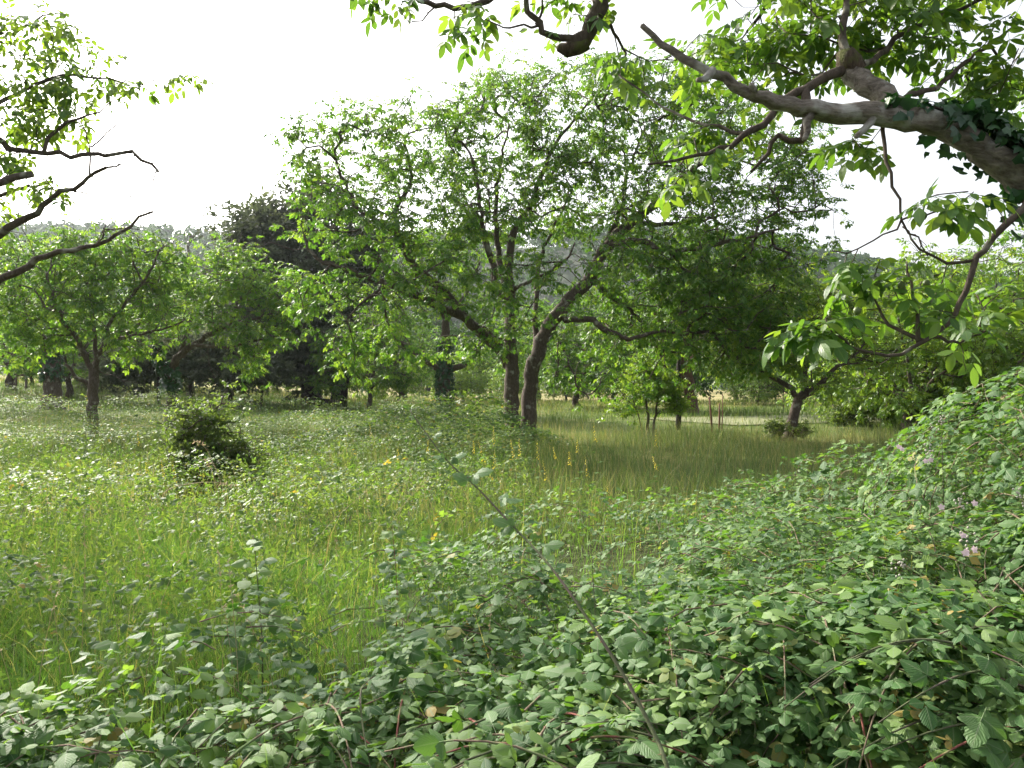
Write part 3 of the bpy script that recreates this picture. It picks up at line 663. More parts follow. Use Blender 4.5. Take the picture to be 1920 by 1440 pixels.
# ---- walnut leaning in from beyond the left edge
t = Tree(44, 0.25, 0.004, 0.09)
B2 = np.array([-7.5, 8.2, 0.0])
cr = np.array([-7.2, 8.1, 2.1])
t.limb([B2, [-7.5, 8.2, .8], cr, [-7.1, 8.1, 3.0], [-6.9, 8.2, 4.2], [-6.5, 8.3, 5.6], [-6.2, 8.3, 7.0]], .26, .06, 'trunk', root=True)
for pts, r0, r1 in [
    ([cr, *A3((-60, 555, 8.1), (0, 523, 8), (33, 507, 8), (67, 487, 8), (113, 475, 8), (180, 460, 8), (217, 443, 8), (243, 423, 8), (263, 407, 8), (287, 397, 8))], .065, .012),
    ([[-7.1, 8.1, 3.0], *A3((-50, 462, 8), (0, 438, 8), (50, 407, 8), (100, 377, 8), (140, 353, 8), (167, 333, 8), (197, 317, 8), (227, 307, 8))], .07, .008),
    ([[-7.0, 8.1, 3.6], *A3((-40, 262, 7.8), (20, 277, 7.8), (83, 283, 7.8), (133, 292, 7.8), (183, 292, 7.8), (243, 287, 7.8), (267, 300, 7.8), (297, 322, 7.8))], .045, .014),
    ([[-7.0, 8.1, 3.4], *A3((-20, 350, 7.6), (30, 331, 7.6), (60, 327, 7.6))], .05, .035),
    ([[-7.0, 8.1, 3.2], *A3((-20, 372, 8.4), (33, 353, 8.4), (65, 350, 8.4), (100, 340, 8.5))], .04, .012),
    (A3((168, 333, 8), (171, 277, 8), (160, 250, 8), (150, 227, 8), (140, 215, 8)), .012, .004),
    (A3((172, 275, 8), (200, 247, 8), (227, 223, 8), (238, 200, 8), (243, 170, 8)), .010, .003),
    (A3((83, 283, 7.8), (110, 237, 7.8), (143, 223, 7.8), (187, 207, 7.8), (227, 177, 7.8)), .022, .004),
    (A3((140, 360, 8), (162, 361, 7.9), (178, 369, 7.9), (182, 357, 7.9)), .010, .004),
    (A3((195, 317, 8), (215, 328, 8), (238, 333, 8)), .005, .002),
    (A3((245, 290, 7.8), (243, 330, 7.8), (252, 365, 7.8), (265, 382, 7.8), (290, 395, 7.8)), .005, .002),
    (A3((292, 322, 7.8), (278, 350, 7.8), (276, 385, 7.8)), .007, .002),
    (A3((180, 460, 8), (200, 420, 8.1), (220, 390, 8.1), (242, 372, 8.1)), .007, .002),
    (A3((180, 460, 8), (195, 432, 7.9), (260, 430, 7.9)), .010, .003),
    ([[-6.9, 8.2, 4.2], *A3((-20, 200, 8), (50, 170, 8), (120, 140, 8), (200, 150, 8), (285, 158, 8))], .04, .005),
    ([[-6.6, 8.3, 5.3], *A3((20, 60, 8.2), (80, 30, 8.2), (130, 20, 8.2))], .03, .006), (A3((285, 158, 8), (310, 130, 7.95), (325, 128, 7.9)), .004, .002)]:
    t.limb(pts, r0, r1, wig=.06)
lumps = [(40, 110, 8, .55, .9, .55), (110, 70, 8.2, .45, .8, .4), (30, 220, 8, .45, .8, .4), (120, 160, 8, .5, .7, .3), (200, 155, 8, .35, .4, .12), (260, 160, 8, .14, .2, .06), (100, 230, 8, .35, .5, .3), (30, 310, 8, .35, .6, .3), (90, 340, 8.1, .3, .5, .2),
         (20, 40, 8.2, .6, .8, .4), (10, 400, 8.3, .3, .5, .25), (-150, 150, 8, .9, 1.2, 1.0), (-120, 350, 8, .8, 1.2, .6), (140, 60, 8.1, .3, .4, .3), (150, 235, 8, .25, .3, .15), (60, 270, 8, .4, .5, .25), (180, 120, 8.1, .25, .3, .2), (350, 140, 7.9, .09, .1, .05), (70, 170, 7.8, .5, .6, .4)]
t.fill(in_lumps(t.g, lumps, 330, .2, 5), .3)
root3 = thing('walnut_tree', B2, 'gnarled walnut beyond the edge whose bare and leafy branches reach in against the white sky', 'tree')
t.bare(46, .55, .0045); t.build(root3, B2, M['bark'], 0.02)
crown(root3, t.leaves(2, 0.29, (0.75, 0.2)), 'w0', M['walnut_near'], B2, 300, 'w0', 3)

# ---- trees of the middle distance, laid limb by limb
def laid_tree(label, base, limbs, lumps, n, seed, leafmat='walnut', key='w2', size=.35, per=3, ivy=None, bark='bark', name='walnut_tree', shell=.4):
    t = Tree(seed, .4, .006, .06); b = at(*base); b[2] = float(ground_h(b[0], b[1])) - .05
    for k, (pts, r0, r1) in enumerate(limbs):
        P = A3(*pts)
        t.limb(([b] + P) if k == 0 else P, r0, r1, 'trunk' if k == 0 else 'limb', root=(k == 0))
    t.fill(in_lumps(t.g, lumps, n, shell)); t.sprigs(1, .5); t.bare(45, 1.0, .012)
    r = thing(name, b, label, 'tree'); t.build(r, b, M[bark])
    crown(r, t.leaves(per, size, (.58, .24)), key, M[leafmat], b, 0, None, seed)
    if ivy:
        s = Soup()
        for path, rad, cnt in ivy: units_soup(s, ivy_on(None, None, A3(*path), rad, cnt, .16, seed), TPL['ivy'], 1)
        obj('ivy', s.mesh('ivy', M['ivy'], False, b), r, kind='stuff')
    return r
laid_tree('low spreading walnut with a short forked trunk standing in the bramble bank', (172, 780, 21),
    [([(174, 740, 21), (176, 705, 21), (178, 688, 21)], .16, .13), ([(170, 730, 21), (163, 717, 21), (140, 705, 20.7), (123, 683, 20.5)], .07, .03),
     ([(178, 688, 21), (163, 678, 21), (140, 627, 20.5), (110, 587, 20), (88, 513, 19.8)], .08, .03), ([(178, 688, 21), (190, 658, 21), (227, 633, 21.3), (250, 620, 21.5), (268, 590, 21.7), (260, 550, 22)], .08, .03),
     ([(180, 665, 21), (177, 613, 21.2), (172, 547, 21.3), (178, 500, 21.4)], .06, .02), ([(190, 655, 21), (215, 593, 20.6), (250, 553, 20.3), (287, 497, 20), (307, 460, 19.8)], .06, .02), ([(227, 633, 21.3), (300, 620, 21), (345, 600, 20.8)], .04, .02)],
    [(80, 540, 20.5, 1.3, 1.6, 1.0), (170, 500, 21, 1.3, 1.8, .9), (270, 500, 21, 1.2, 1.6, .9), (100, 610, 20.5, 1.1, 1.5, .7), (210, 580, 20.6, 1.2, 1.5, .8), (300, 560, 21, 1.1, 1.5, .8), (30, 570, 20.5, .9, 1.3, .9), (250, 650, 21, .7, 1, .35), (60, 650, 20.8, .9, 1, .5), (60, 468, 21, 1.2, 1.5, .55), (160, 458, 21, 1.1, 1.5, .5), (255, 465, 20.6, 1.0, 1.4, .5), (330, 480, 20.5, .7, 1.2, .5)], 520, 51)
laid_tree('ivy-clad walnut leaning over the dark undergrowth, its limbs spread low and wide', (322, 770, 25),
    [([(321, 735, 25), (318, 700, 25), (333, 673, 25), (360, 648, 25), (393, 627, 24.8)], .19, .08), ([(318, 700, 25), (300, 678, 25), (290, 640, 25.2), (270, 600, 25.3)], .14, .05), ([(393, 627, 24.8), (433, 610, 24.4), (500, 593, 24), (533, 573, 23.8)], .10, .03),
     ([(333, 673, 25), (345, 640, 25.2), (353, 610, 25.4), (370, 560, 25.6)], .10, .03), ([(360, 648, 25), (420, 650, 24.2), (470, 640, 23.8), (520, 630, 23.5)], .07, .02), ([(433, 610, 24.4), (450, 560, 24.5), (480, 520, 24.5)], .06, .02)],
    [(330, 540, 25, 1.4, 1.8, .9), (420, 530, 24.5, 1.5, 1.8, .9), (500, 530, 24, 1.3, 1.6, .8), (400, 600, 24, 1.4, 1.6, .6), (490, 625, 23.8, 1.2, 1.5, .6), (540, 580, 23.8, .8, 1.2, .7), (290, 600, 25, 1.1, 1.5, .7), (440, 480, 25, 1.0, 1.4, .6), (460, 680, 24, .8, 1.2, .4)], 480, 52,
    ivy=[([(321, 735, 25), (318, 700, 25), (300, 678, 25), (290, 640, 25.2)], [.26, .24, .16, .12], 500)])
laid_tree('tall walnut with a straight ivy-wrapped trunk behind the low spreading one', (97, 735, 32),
    [([(97, 700, 32), (96, 650, 32), (97, 600, 32), (95, 540, 32), (97, 490, 32)], .38, .2), ([(97, 660, 32), (130, 655, 32), (150, 640, 31)], .10, .04), ([(97, 600, 32), (60, 570, 31.5), (20, 545, 31)], .12, .04), ([(95, 540, 32), (130, 500, 32.5), (170, 470, 33)], .12, .04), ([(97, 660, 32), (60, 670, 31.5), (10, 660, 31)], .09, .03)],
    [(60, 520, 32, 2, 2, 1.2), (140, 480, 32, 1.8, 2, 1), (20, 580, 32, 1.6, 2, 1), (150, 600, 32, 1.4, 1.8, 1), (-30, 640, 32, 1.6, 1.8, 1), (60, 640, 31.5, 1.4, 1.6, .6), (-60, 520, 32, 2, 2, 1.4)], 320, 53, key='w2', per=4,
    ivy=[([(97, 715, 32), (96, 650, 32), (97, 560, 32)], [.44, .4, .32], 700)])
laid_tree('walnut with an ivy-dark fork-armed trunk seen just left of the two-stemmed tree', (835, 770, 33),
    [([(835, 745, 33), (834, 710, 33), (834, 690, 33), (833, 650, 33), (836, 600, 33)], .34, .16), ([(834, 695, 33), (805, 680, 32.8), (780, 662, 32.5), (745, 640, 32), (715, 630, 31.8)], .17, .05), ([(834, 695, 33), (862, 688, 33), (885, 672, 33), (912, 640, 33.2)], .16, .06), ([(836, 600, 33), (800, 540, 33), (770, 480, 33)], .10, .04), ([(836, 600, 33), (880, 540, 33.5), (900, 490, 34)], .10, .04), ([(780, 662, 32.5), (720, 690, 32.3), (680, 705, 32)], .06, .03)],
    [(720, 610, 32.5, 2, 2, 1.2), (790, 560, 33, 2, 2.2, 1.3), (870, 550, 33, 2, 2.2, 1.3), (930, 610, 33, 1.6, 2, 1.2), (700, 670, 32.5, 1.5, 1.8, .7), (800, 470, 33, 2, 2.2, 1.3), (890, 470, 33.5, 2, 2.2, 1.2), (660, 580, 32.5, 1.4, 1.8, 1.2), (980, 660, 33, 1.2, 1.5, .8)], 520, 54, key='w2',
    ivy=[([(835, 765, 33), (834, 700, 33), (834, 640, 33)], [.38, .35, .3], 800)])
laid_tree('small leaning walnut forked low above brown dead grass', (1478, 828, 21.3),
    [([(1481, 800, 21.3), (1489, 770, 21.3), (1500, 746, 21.3), (1508, 738, 21.3)], .17, .12), ([(1500, 746, 21.3), (1520, 738, 21.2), (1545, 712, 21), (1570, 690, 20.8), (1610, 660, 20.6)], .09, .03), ([(1500, 746, 21.3), (1483, 728, 21.4), (1450, 706, 21.6), (1425, 692, 21.8), (1380, 670, 22)], .09, .03), ([(1508, 738, 21.3), (1512, 700, 21.5), (1505, 640, 21.8), (1500, 580, 22)], .07, .03), ([(1512, 735, 21.3), (1532, 725, 21.1), (1548, 715, 21)], .06, .04)],
    [(1370, 650, 21.5, .9, 1.6, .8), (1440, 600, 21.8, 1.2, 1.8, 1.1), (1520, 560, 22, 1.2, 1.8, 1), (1590, 600, 21.3, 1.0, 1.6, .9), (1640, 660, 20.8, .9, 1.4, .6), (1490, 670, 21.5, .9, 1.3, .5), (1505, 715, 20.9, .32, .4, .25), (1400, 560, 22.5, 1, 1.6, .8), (1560, 710, 20.8, .6, .8, .25), (1420, 690, 21.5, .5, .8, .3)], 520, 55, per=3, size=.36, leafmat='lush')

def dense_tree(name, label, base, lumps, n, seed, leafmat, key, size, per, trunks, bark='bark_dark', cat='tree', group=None, step=.5):
    t = Tree(seed, step, .008, .06); b = at(*base); b[2] = float(ground_h(b[0], b[1])) - .05
    for k, (pts, r0, r1) in enumerate(trunks):
        P = A3(*pts); s0 = P[0].copy(); s0[2] = float(ground_h(s0[0], s0[1])) - .05
        t.limb([s0] + P[1:], r0, r1, 'trunk', root=True)
    t.fill(in_lumps(t.g, lumps, n, .35)); t.sprigs(1, size*1.3)
    r = thing(name, b, label, cat, group); t.build(r, b, M[bark])
    crown(r, t.leaves(per, size, (.5, .22), 0.8, 0), key, M[leafmat], b, 0, None, seed); return r
dense_tree('evergreen_oak', 'tall dark evergreen oak with a domed purple-grey crown behind the orchard', (585, 735, 42),
    [(500, 440, 42, 2.1, 2.5, 1.9), (590, 400, 42, 2.3, 2.5, 1.4), (560, 520, 42, 3.2, 3, 2.6), (660, 470, 42, 2.2, 2.5, 2.4), (540, 630, 42, 3.4, 3, 1.7), (640, 610, 42, 2.4, 2.6, 1.8), (460, 520, 42, 1.8, 2.2, 1.8), (700, 560, 42, 1.6, 2.2, 1.8), (470, 650, 42, 2, 2.4, 1.2), (560, 680, 41, 2.2, 2.2, .8)], 900, 61, 'dark', 's', 1.05, 3,
    [([(585, 735, 42), (586, 690, 42), (580, 600, 42), (570, 480, 42)], .45, .15), ([(570, 735, 42), (566, 710, 42), (545, 660, 42)], .12, .08), ([(628, 738, 42.5), (632, 690, 42.5), (640, 600, 42.5), (650, 500, 42.5)], .28, .12), ([(640, 738, 41.5), (652, 700, 41.5), (665, 640, 41.5)], .22, .1)])
dense_tree('evergreen_shrub', 'low dark evergreen thicket in deep shade behind the ivy-clad walnut', (400, 730, 37),
    [(280, 680, 37, 1.5, 1.6, .9), (350, 670, 37, 1.6, 1.8, 1.1), (430, 670, 37, 1.6, 1.8, 1.1), (490, 690, 37, 1.3, 1.6, .9), (230, 690, 37, 1.0, 1.4, .6)], 380, 62, 'dark', 's', .8, 3,
    [([(300, 730, 37), (295, 700, 37), (285, 670, 37)], .07, .03), ([(360, 730, 37), (355, 690, 37), (350, 650, 37)], .08, .03), ([(430, 730, 37), (430, 690, 37), (435, 650, 37)], .08, .03), ([(490, 735, 37), (490, 700, 37), (488, 670, 37)], .07, .03)], cat='shrub')
dense_tree('hazel_bush', 'airy round bush with thin stems standing in the grass beyond the two-stemmed walnut', (1218, 795, 23),
    [(1190, 735, 23, .7, .8, .5), (1240, 725, 23, .7, .8, .6), (1215, 690, 23, .7, .8, .5), (1170, 765, 23, .5, .6, .25), (1260, 760, 23, .4, .6, .3)], 170, 63, 'lush', 's', .30, 3,
    [([(1215, 795, 23), (1212, 750, 23), (1205, 700, 23)], .05, .02), ([(1225, 795, 23), (1232, 750, 23), (1245, 705, 23)], .045, .02), ([(1208, 797, 23), (1190, 765, 23), (1165, 740, 23)], .03, .01)], 'bark', 'bush', step=.3)
dense_tree('blackthorn_bush', 'dense dark fine-leaved bush standing alone in the bright meadow', (375, 925, 11.2),
    [(375, 865, 11.2, .62, .6, .38), (370, 815, 11.2, .60, .55, .32), (350, 890, 11.2, .42, .45, .25), (410, 880, 11.2, .42, .45, .28), (390, 780, 11.2, .42, .4, .2), (320, 900, 11.2, .35, .4, .2), (440, 895, 11.2, .4, .4, .22), (430, 850, 11.2, .3, .4, .25), (350, 770, 11.2, .12, .15, .22), (420, 755, 11.2, .1, .12, .2), (460, 860, 11.2, .25, .3, .3)], 480, 64, 'shrub', 's', .17, 3,
    [([(370, 925, 11.2), (368, 880, 11.2), (362, 800, 11.2)], .025, .01), ([(380, 925, 11.2), (392, 870, 11.2), (405, 820, 11.2)], .022, .01), ([(374, 925, 11.3), (376, 850, 11.3), (378, 770, 11.3)], .02, .008)], 'bark', 'bush', step=.2)
for lab, base, lm, sd, n_ in [
    ('low scrubby bush under the far trees beside the mown path', (1690, 800, 28), [(1690, 775, 28, .9, .8, .4), (1720, 765, 28, .7, .8, .4)], 65, 140),
    ('rounded green bush round the foot of a dark trunk beyond the mown path', (1610, 800, 28.5), [(1600, 765, 28.5, .7, .7, .55), (1630, 745, 28.5, .6, .7, .5), (1570, 785, 28.5, .5, .6, .3)], 66, 150),
    ('dark leafy scrub between the far trees close to the bramble thicket', (1760, 785, 27), [(1750, 755, 27, .7, .8, .5), (1790, 750, 27, .8, .8, .6), (1830, 765, 27, .8, .8, .5)], 67, 170),
    ('brown-leaved suckers at the foot of the small leaning walnut', (1462, 830, 20.8), [(1455, 805, 20.8, .35, .35, .3), (1500, 808, 21, .25, .3, .2)], 68, 60)]:
    dense_tree('scrub_bush', lab, base, lm, n_, sd, 'shrub', 's', .34 if sd < 68 else .2, 3, [([base, (base[0] - 2, base[1] - 25, base[2])], .03, .015), ([(base[0] + 12, base[1], base[2]), (base[0] + 22, base[1] - 20, base[2])], .025, .012)], 'bark', 'bush', step=.3)

# ---- further orchard trees: a few kinds, copied
def kind_tree(seed, H, Rc, th, leafmat, key, size, n, per, bark, tr=.2):
    t = Tree(seed, .55, .009, .07); g = t.g
    top = np.array([g.normal(0, .25), g.normal(0, .25), th])
    t.limb([[0, 0, -.1], [g.normal(0, .08), g.normal(0, .08), th*.5], top], tr, tr*.75, 'trunk', root=True)
    k = 6; lumps = [(0, 0, H*.78, Rc*.55, Rc*.55, H*.18)]
    for i in range(k):
        a_ = 2*np.pi*i/k + g.normal(0, .25); rr = Rc*g.uniform(.5, .75); hz = th + (H - th)*g.uniform(.25, .75)
        e = np.array([math.cos(a_)*rr, math.sin(a_)*rr, hz])
        t.limb([top - [0, 0, g.uniform(0, .3*th)], top*.6 + e*.4 + [0, 0, .2], e], tr*.45, tr*.15, 'limb')
        lumps.append((*e, Rc*g.uniform(.38, .5), Rc*g.uniform(.38, .5), (H - th)*g.uniform(.2, .3)))
        lumps.append((e[0]*1.1, e[1]*1.1, th + (H-th)*g.uniform(.02, .2), Rc*.35, Rc*.35, (H - th)*.14))
    t.fill(lumps3(g, lumps, n)); t.sprigs(1, size*1.3)
    r = thing('orchard_tree', (0, 0, 0), '', ''); t.build(r, np.zeros(3), M[bark], .05)
    crown(r, t.leaves(per, size, (.5, .22)), key, M[leafmat], np.zeros(3), 0, None, seed); return r
PROTO = {'a': kind_tree(71, 7.6, 3.9, 1.35, 'walnut', 'w2', .46, 430, 4, 'bark'), 'b': kind_tree(72, 6.2, 3.6, 1.2, 'lush', 'w2', .44, 480, 4, 'bark'),
         'c': kind_tree(73, 9.5, 4.4, 1.5, 'far', 'w2', .62, 380, 4, 'bark_dark', .28), 'd': kind_tree(74, 5.0, 2.8, 1.1, 'walnut', 'w2', .42, 300, 4, 'bark', .13), 'r': kind_tree(75, 9.5, 5.4, 2.5, 'walnut', 'w2', .5, 620, 4, 'bark_red', .40)}
used = set()
def copy_tree(src):
    c = src.copy(); COL.objects.link(c)
    for ch in src.children:
        d = ch.copy(); COL.objects.link(d); d.parent = c
    return c
def plant(k, px, D, sc_, rot, label, group=None, cat='tree'):
    r = PROTO[k] if k not in used else copy_tree(PROTO[k]); used.add(k)
    x = (px - CX)/F*D; r.location = (x, D, float(ground_h(x, D))); r.rotation_euler = (0, 0, rot); r.scale = (sc_, sc_, sc_*1.0)
    r['label'] = label; r['category'] = cat
    if group: r['group'] = group
    elif 'group' in r: del r['group']
plant('r', 1294, 42, 1.0, .4, 'broad tree on a thick reddish trunk beyond the airy round bush')
plant('b', 1850, 25, 1.05, 1.1, 'bright leafy tree rising behind the bramble thicket')
plant('b', 1700, 24.5, .8, 2.2, 'yellow-green low tree between the small leaning walnut and the bramble thicket')
plant('b', 1745, 31, 1.0, 2.9, 'fresh green tree on a thin dark trunk beyond the low scrub')
plant('b', 1606, 29, .85, .3, 'dark-trunked tree with a rounded bush about its foot beyond the mown path')
plant('d', 692, 39, 1.0, 1.0, 'small round-headed tree in shade between the evergreen oak and the fork-armed walnut')
plant('d', 1155, 44, 1.1, 2.2, 'small thin-trunked tree seen in the gap beside the two-stemmed walnut')
plant('a', 1900, 36, 1.25, 4.0, 'tall pale tree showing its feathery top at the skyline above the bramble thicket')
plant('c', 1240, 62, 1.0, 1.7, 'tall tree beyond the reddish trunk, its crown merging with the hill')
plant('c', 1500, 58, .95, 3.3, 'tall tree behind the small leaning walnut with the hill above it')
plant('a', 1080, 48, 1.1, 5.2, 'spreading tree far behind the right stem of the two-stemmed walnut')
plant('a', 20, 45, 1.3, 0.8, 'tall hazy tree behind the straight ivy-wrapped trunk')
G = 'trees of the far orchard rows'
for k, px, D, s_, r_ in [('a', 760, 60, 1.0, .2), ('d', 920, 66, 1.2, 1.4), ('a', 1010, 72, 1.1, 2.5), ('c', 860, 84, .9, .6), ('c', 1120, 90, 1.0, 3.9), ('a', 1380, 70, 1.1, 4.4), ('c', 1640, 78, .9, 5.1), ('a', 1440, 95, 1.0, .9), ('c', 1760, 64, .8, 2.0), ('c', 190, 58, 1.1, 2.6), ('a', 300, 50, 1.15, 4.8), ('c', 430, 66, 1.0, 1.2)]:
    plant(k, px, D, s_, r_, 'orchard tree of the far rows glimpsed between nearer trunks', G)
G = 'low bushy trees closing the view under the crowns'
for k, px, D, s_, r_ in [('b', 60, 56, .62, .2), ('b', 190, 50, .55, 1.4), ('b', 290, 58, .7, 2.5), ('b', 500, 54, .7, .6), ('b', 640, 58, .7, 3.9), ('b', 750, 52, .6, 4.4), ('b', 870, 62, .7, 5.1), ('b', 960, 56, .55, .9), ('b', 1060, 66, .6, 2.0), ('b', 1420, 55, .6, 2.6), ('b', 1660, 50, .6, 1.2), ('b', 1800, 46, .7, 3.2), ('a', 600, 50, .8, 1.0), ('a', 130, 40, .85, 2.2), ('d', 420, 45, 1.1, 3.1)]:
    plant(k, px, D, s_, r_, 'low bushy tree closing the view beneath the orchard crowns', G)
G = 'trees along the far side of the hayfield'
for i, px in enumerate(np.linspace(-250, 2250, 20)):
    D = 128 + 18*math.sin(i*2.3)
    plant('c', px + 25*math.sin(i*5.1), D, 1.25 + .25*math.sin(i*1.7), i*1.3, 'hazy tree in the line along the far side of the hayfield', G)

# bare dead trunks poking above the low walnuts
for px, D, top, pts, lab in [
    (356, 46, 437, [(357, 720), (356, 600), (355, 500), (354, 462), (357, 440)], 'thin dead pole of a trunk standing up against the hazy ridge'),
    (432, 40, 450, [(430, 725), (430, 600), (434, 520), (428, 480), (436, 452)], 'bare grey dead tree with a few stubs in front of the evergreen oak')]:
    t = Tree(80 + px, .5, .01, .05); P = A3(*[(a_, b_, D) for a_, b_ in pts]); P[0][2] = float(ground_h(P[0][0], P[0][1])) - .1
    t.limb(P, .2, .07, 'trunk', root=True)
    for j in range(5):
        p = P[3]*(1 - j/5) + P[4]*(j/5); a_ = t.g.uniform(0, 6.28)
        t.limb([p, p + [.5*math.cos(a_), .4*math.sin(a_), .3], p + [.8*math.cos(a_), .6*math.sin(a_), .9]], .04, .012, 'branch')
    r = thing('dead_tree', P[0], lab, 'dead tree'); t.build(r, P[0], M['bark_dead'])

# ------------------------------------------------------------------ brambles
def fg_edge(x):   # how far back the carpet of brambles reaches
    return np.interp(x, [-5, -2.5, -1.4, -1.1, -0.8, -0.33, 1.3, 4.1, 9], [2.9, 2.85, 2.7, 3.8, 6.0, 7.8, 8.3, 8.6, 8.8])
def fg_h(x, y):
    return (0.16 + 0.50*vnoise(x, y, 1.0, 5) + 0.38*vnoise(x, y, .38, 6) + 0.08*sstep(0, 2, x) - .20*sstep(.3, -1.3, x)) * sstep(0.0, 0.8, fg_edge(x) + 1.6*(vnoise(x, y, .9, 8) - .5)*sstep(1.5, 3, y) - y)
def normal_of(h, x, y, e=.08):
    return nrm(np.stack([(h(x - e, y) - h(x + e, y))/(2*e)*.6, (h(x, y - e) - h(x, y + e))/(2*e)*.6, np.ones_like(x)], -1))
def sprays(g, P0, N0, nl, gap, size, rise=.25, curv=.35, down=0.0, tint=(.45, .2), flat=.6):
    """arching shoots that start at P0 on a surface with normal N0, each bearing nl leaves"""
    n = len(P0); r = g.normal(size=(n, 3)) - [0, 0, down]; d = nrm(r - N0*np.einsum('ij,ij->i', r, N0)[:, None])
    side = np.cross(d, N0); u = Units(); cane = np.zeros((n, nl + 1, 3)); sc_ = g.uniform(.7, 1.25, n); tn = g.normal(*tint, n)
    for k in range(nl + 1):
        s_ = (k*gap*sc_)[:, None]
        Q = P0 + d*s_ + N0*(rise*s_ - curv*s_*s_*1.6/(nl*gap)); cane[:, k] = Q
        if k == 0: continue
        sg = (-1)**k*g.uniform(.5, 1.1, (n, 1))
        f = d*g.uniform(.2, .7, (n, 1)) + side*sg + N0*g.uniform(-.1, .35, (n, 1))
        up = N0*flat + np.array([0, 0, .6]) + g.normal(0, .28, (n, 3))
        taper = 1.0 - .45*max(0, k/nl - .6)/.4
        u.add(Q, f, up, size*sc_*g.uniform(.55, 1.3, n)*taper, np.where(g.random(n) < .008, 1.05, np.clip(tn + g.normal(0, .12, n) + .25*max(0, k/nl - .7), 0, .92)))
    return u.done(), cane
def bramble(name, label, origin, u, canes, mat, lods, n_leaf, n_cane, cmats, cat='bramble', r=.004, seed=0, partkey='b0', extra_tint=0):
    origin = np.asarray(origin, float); root = thing(name, origin, label, cat)
    D = np.linalg.norm(u.P - [0, 0, EYE], axis=1)
    sel = np.zeros(len(D), bool)
    if n_leaf: sel = pick_largest(u, n_leaf); leaf_objects(u.take(sel), partkey, mat, root, origin, 'leaf', seed)
    s = Soup(); lo = 0
    vis = in_frame(u.P, 150)
    for hi, key in lods:
        m_ = (D >= lo) & (D < hi) & ~sel
        if key == 'b0': units_soup(s, u.take(m_ & vis), TPL['b0'], seed); units_soup(s, u.take(m_ & ~vis), TPL['b2'], seed)
        else: units_soup(s, u.take(m_), TPL[key], seed)
        lo = hi
    obj('foliage', s.mesh('bramble_foliage', mat, True, origin), root, kind='stuff')
    if canes is not None and len(canes):
        canes = canes[(canes[:, :, 1].min(1) > 1.75) | (canes[:, :, 2].max(1) < .3)]
        cd = np.linalg.norm(canes[:, len(canes[0])//2] - [0, 0, EYE], axis=1); o_ = np.argsort(np.where(in_frame(canes[:, len(canes[0])//2]), cd, 99))
        rest = Soup()
        for q_, i in enumerate(o_):
            if q_ >= n_cane and q_ % 3: continue
            ci = canes[i] if q_ < n_cane else canes[i][::2]
            V, T = tube(ci, np.linspace(r, r*.45, len(ci)), 5 if q_ < n_cane else 3)
            if q_ < n_cane: obj('cane', mesh_np('cane', V - origin, T, None, M[cmats[q_ % len(cmats)]], True), root)
            else: rest.add(V, T)
        if rest.n: obj('canes', rest.mesh('canes', M['cane'], True, origin), root, kind='stuff')
    return root
g = np.random.default_rng(91)
n = 17500
yy = 1.25 + 7.8*g.random(n)**1.25; xx = (g.random(n)*2 - 1)*(0.80*yy + .5)
keep = g.random(n) < np.clip(2.6/yy, .35, 1.0)*sstep(.05, .3, fg_h(xx, yy))*(.10 + .90*sstep(.30, .52, vnoise(xx, yy, .42, 9) - .12*sstep(.2, -1.0, xx))); xx, yy = xx[keep], yy[keep]
hh = fg_h(xx, yy); P0 = np.stack([xx, yy, ground_h(xx, yy) + hh - np.abs(g.normal(0, .13, len(xx)))], -1)
P0[:, 2] = np.maximum(P0[:, 2], .06)
u, canes = sprays(g, P0, normal_of(fg_h, xx, yy), 7, .060, .086, tint=(.46, .26))
ok = u.P[:, 1] > 1.05; u = u.take(ok)
bramble('bramble_patch', 'knee-high carpet of dusty green brambles spread across the front of the meadow', (0.3, 3.0, 0), u, canes, M['bramble'], [(1.95, 'b0'), (2.6, 'b1'), (3.7, 'b2'), (99, 'b3')], 300, 70, ['cane', 'canegreen', 'canegreen', 'cane', 'canered'], seed=1)
NFG = len(u.P)
# tall thicket at the right
g = np.random.default_rng(92)
def dome(c, r, n):
    d = nrm(g.normal(size=(n*3, 3))); d = d[(d[:, 2] > -.1) & (d[:, 1] < .75)][:n]
    P = np.array(c) + d*np.array(r)*(1 - .16*np.abs(g.normal(size=(len(d), 1)))) * (1 + .14*(vnoise(d[:, 0]*3 + c[0], d[:, 2]*3 + d[:, 1]*2, 1, 3)[:, None] - .5))
    return P, nrm(d/np.array(r))
parts = [dome((3.75, 4.7, .15), (1.50, 2.0, 1.62), 1350), dome((2.75, 3.15, .1), (.85, .95, 1.0), 480), dome((3.3, 6.6, .1), (1.3, 1.4, 1.0), 350)]
P0 = np.concatenate([p[0] for p in parts]); N0 = np.concatenate([p[1] for p in parts])
u, canes = sprays(g, P0, N0, 8, .066, .088, .3, .5, .25, (.42, .22))
th = bramble('bramble_thicket', 'tall bramble thicket heaped up beside the overhanging walnut, with a few pink flowers', (3.6, 4.6, 0), u, canes, M['bramble'], [(2.8, 'b0'), (3.8, 'b1'), (5.5, 'b2'), (99, 'b3')], 300, 50, ['canegreen', 'cane'], seed=2)
def flower(g, c, r, nrm_):
    V, T, A_ = join([place(leaflet_quad(r, r*.8), rotz(2*math.pi*k/5) @ rotx(.35), np.zeros(3)) for k in range(5)])
    B = basis(nrm(np.cross(nrm_, [0.3, .2, .9])), nrm_); return V @ B.T + c, T
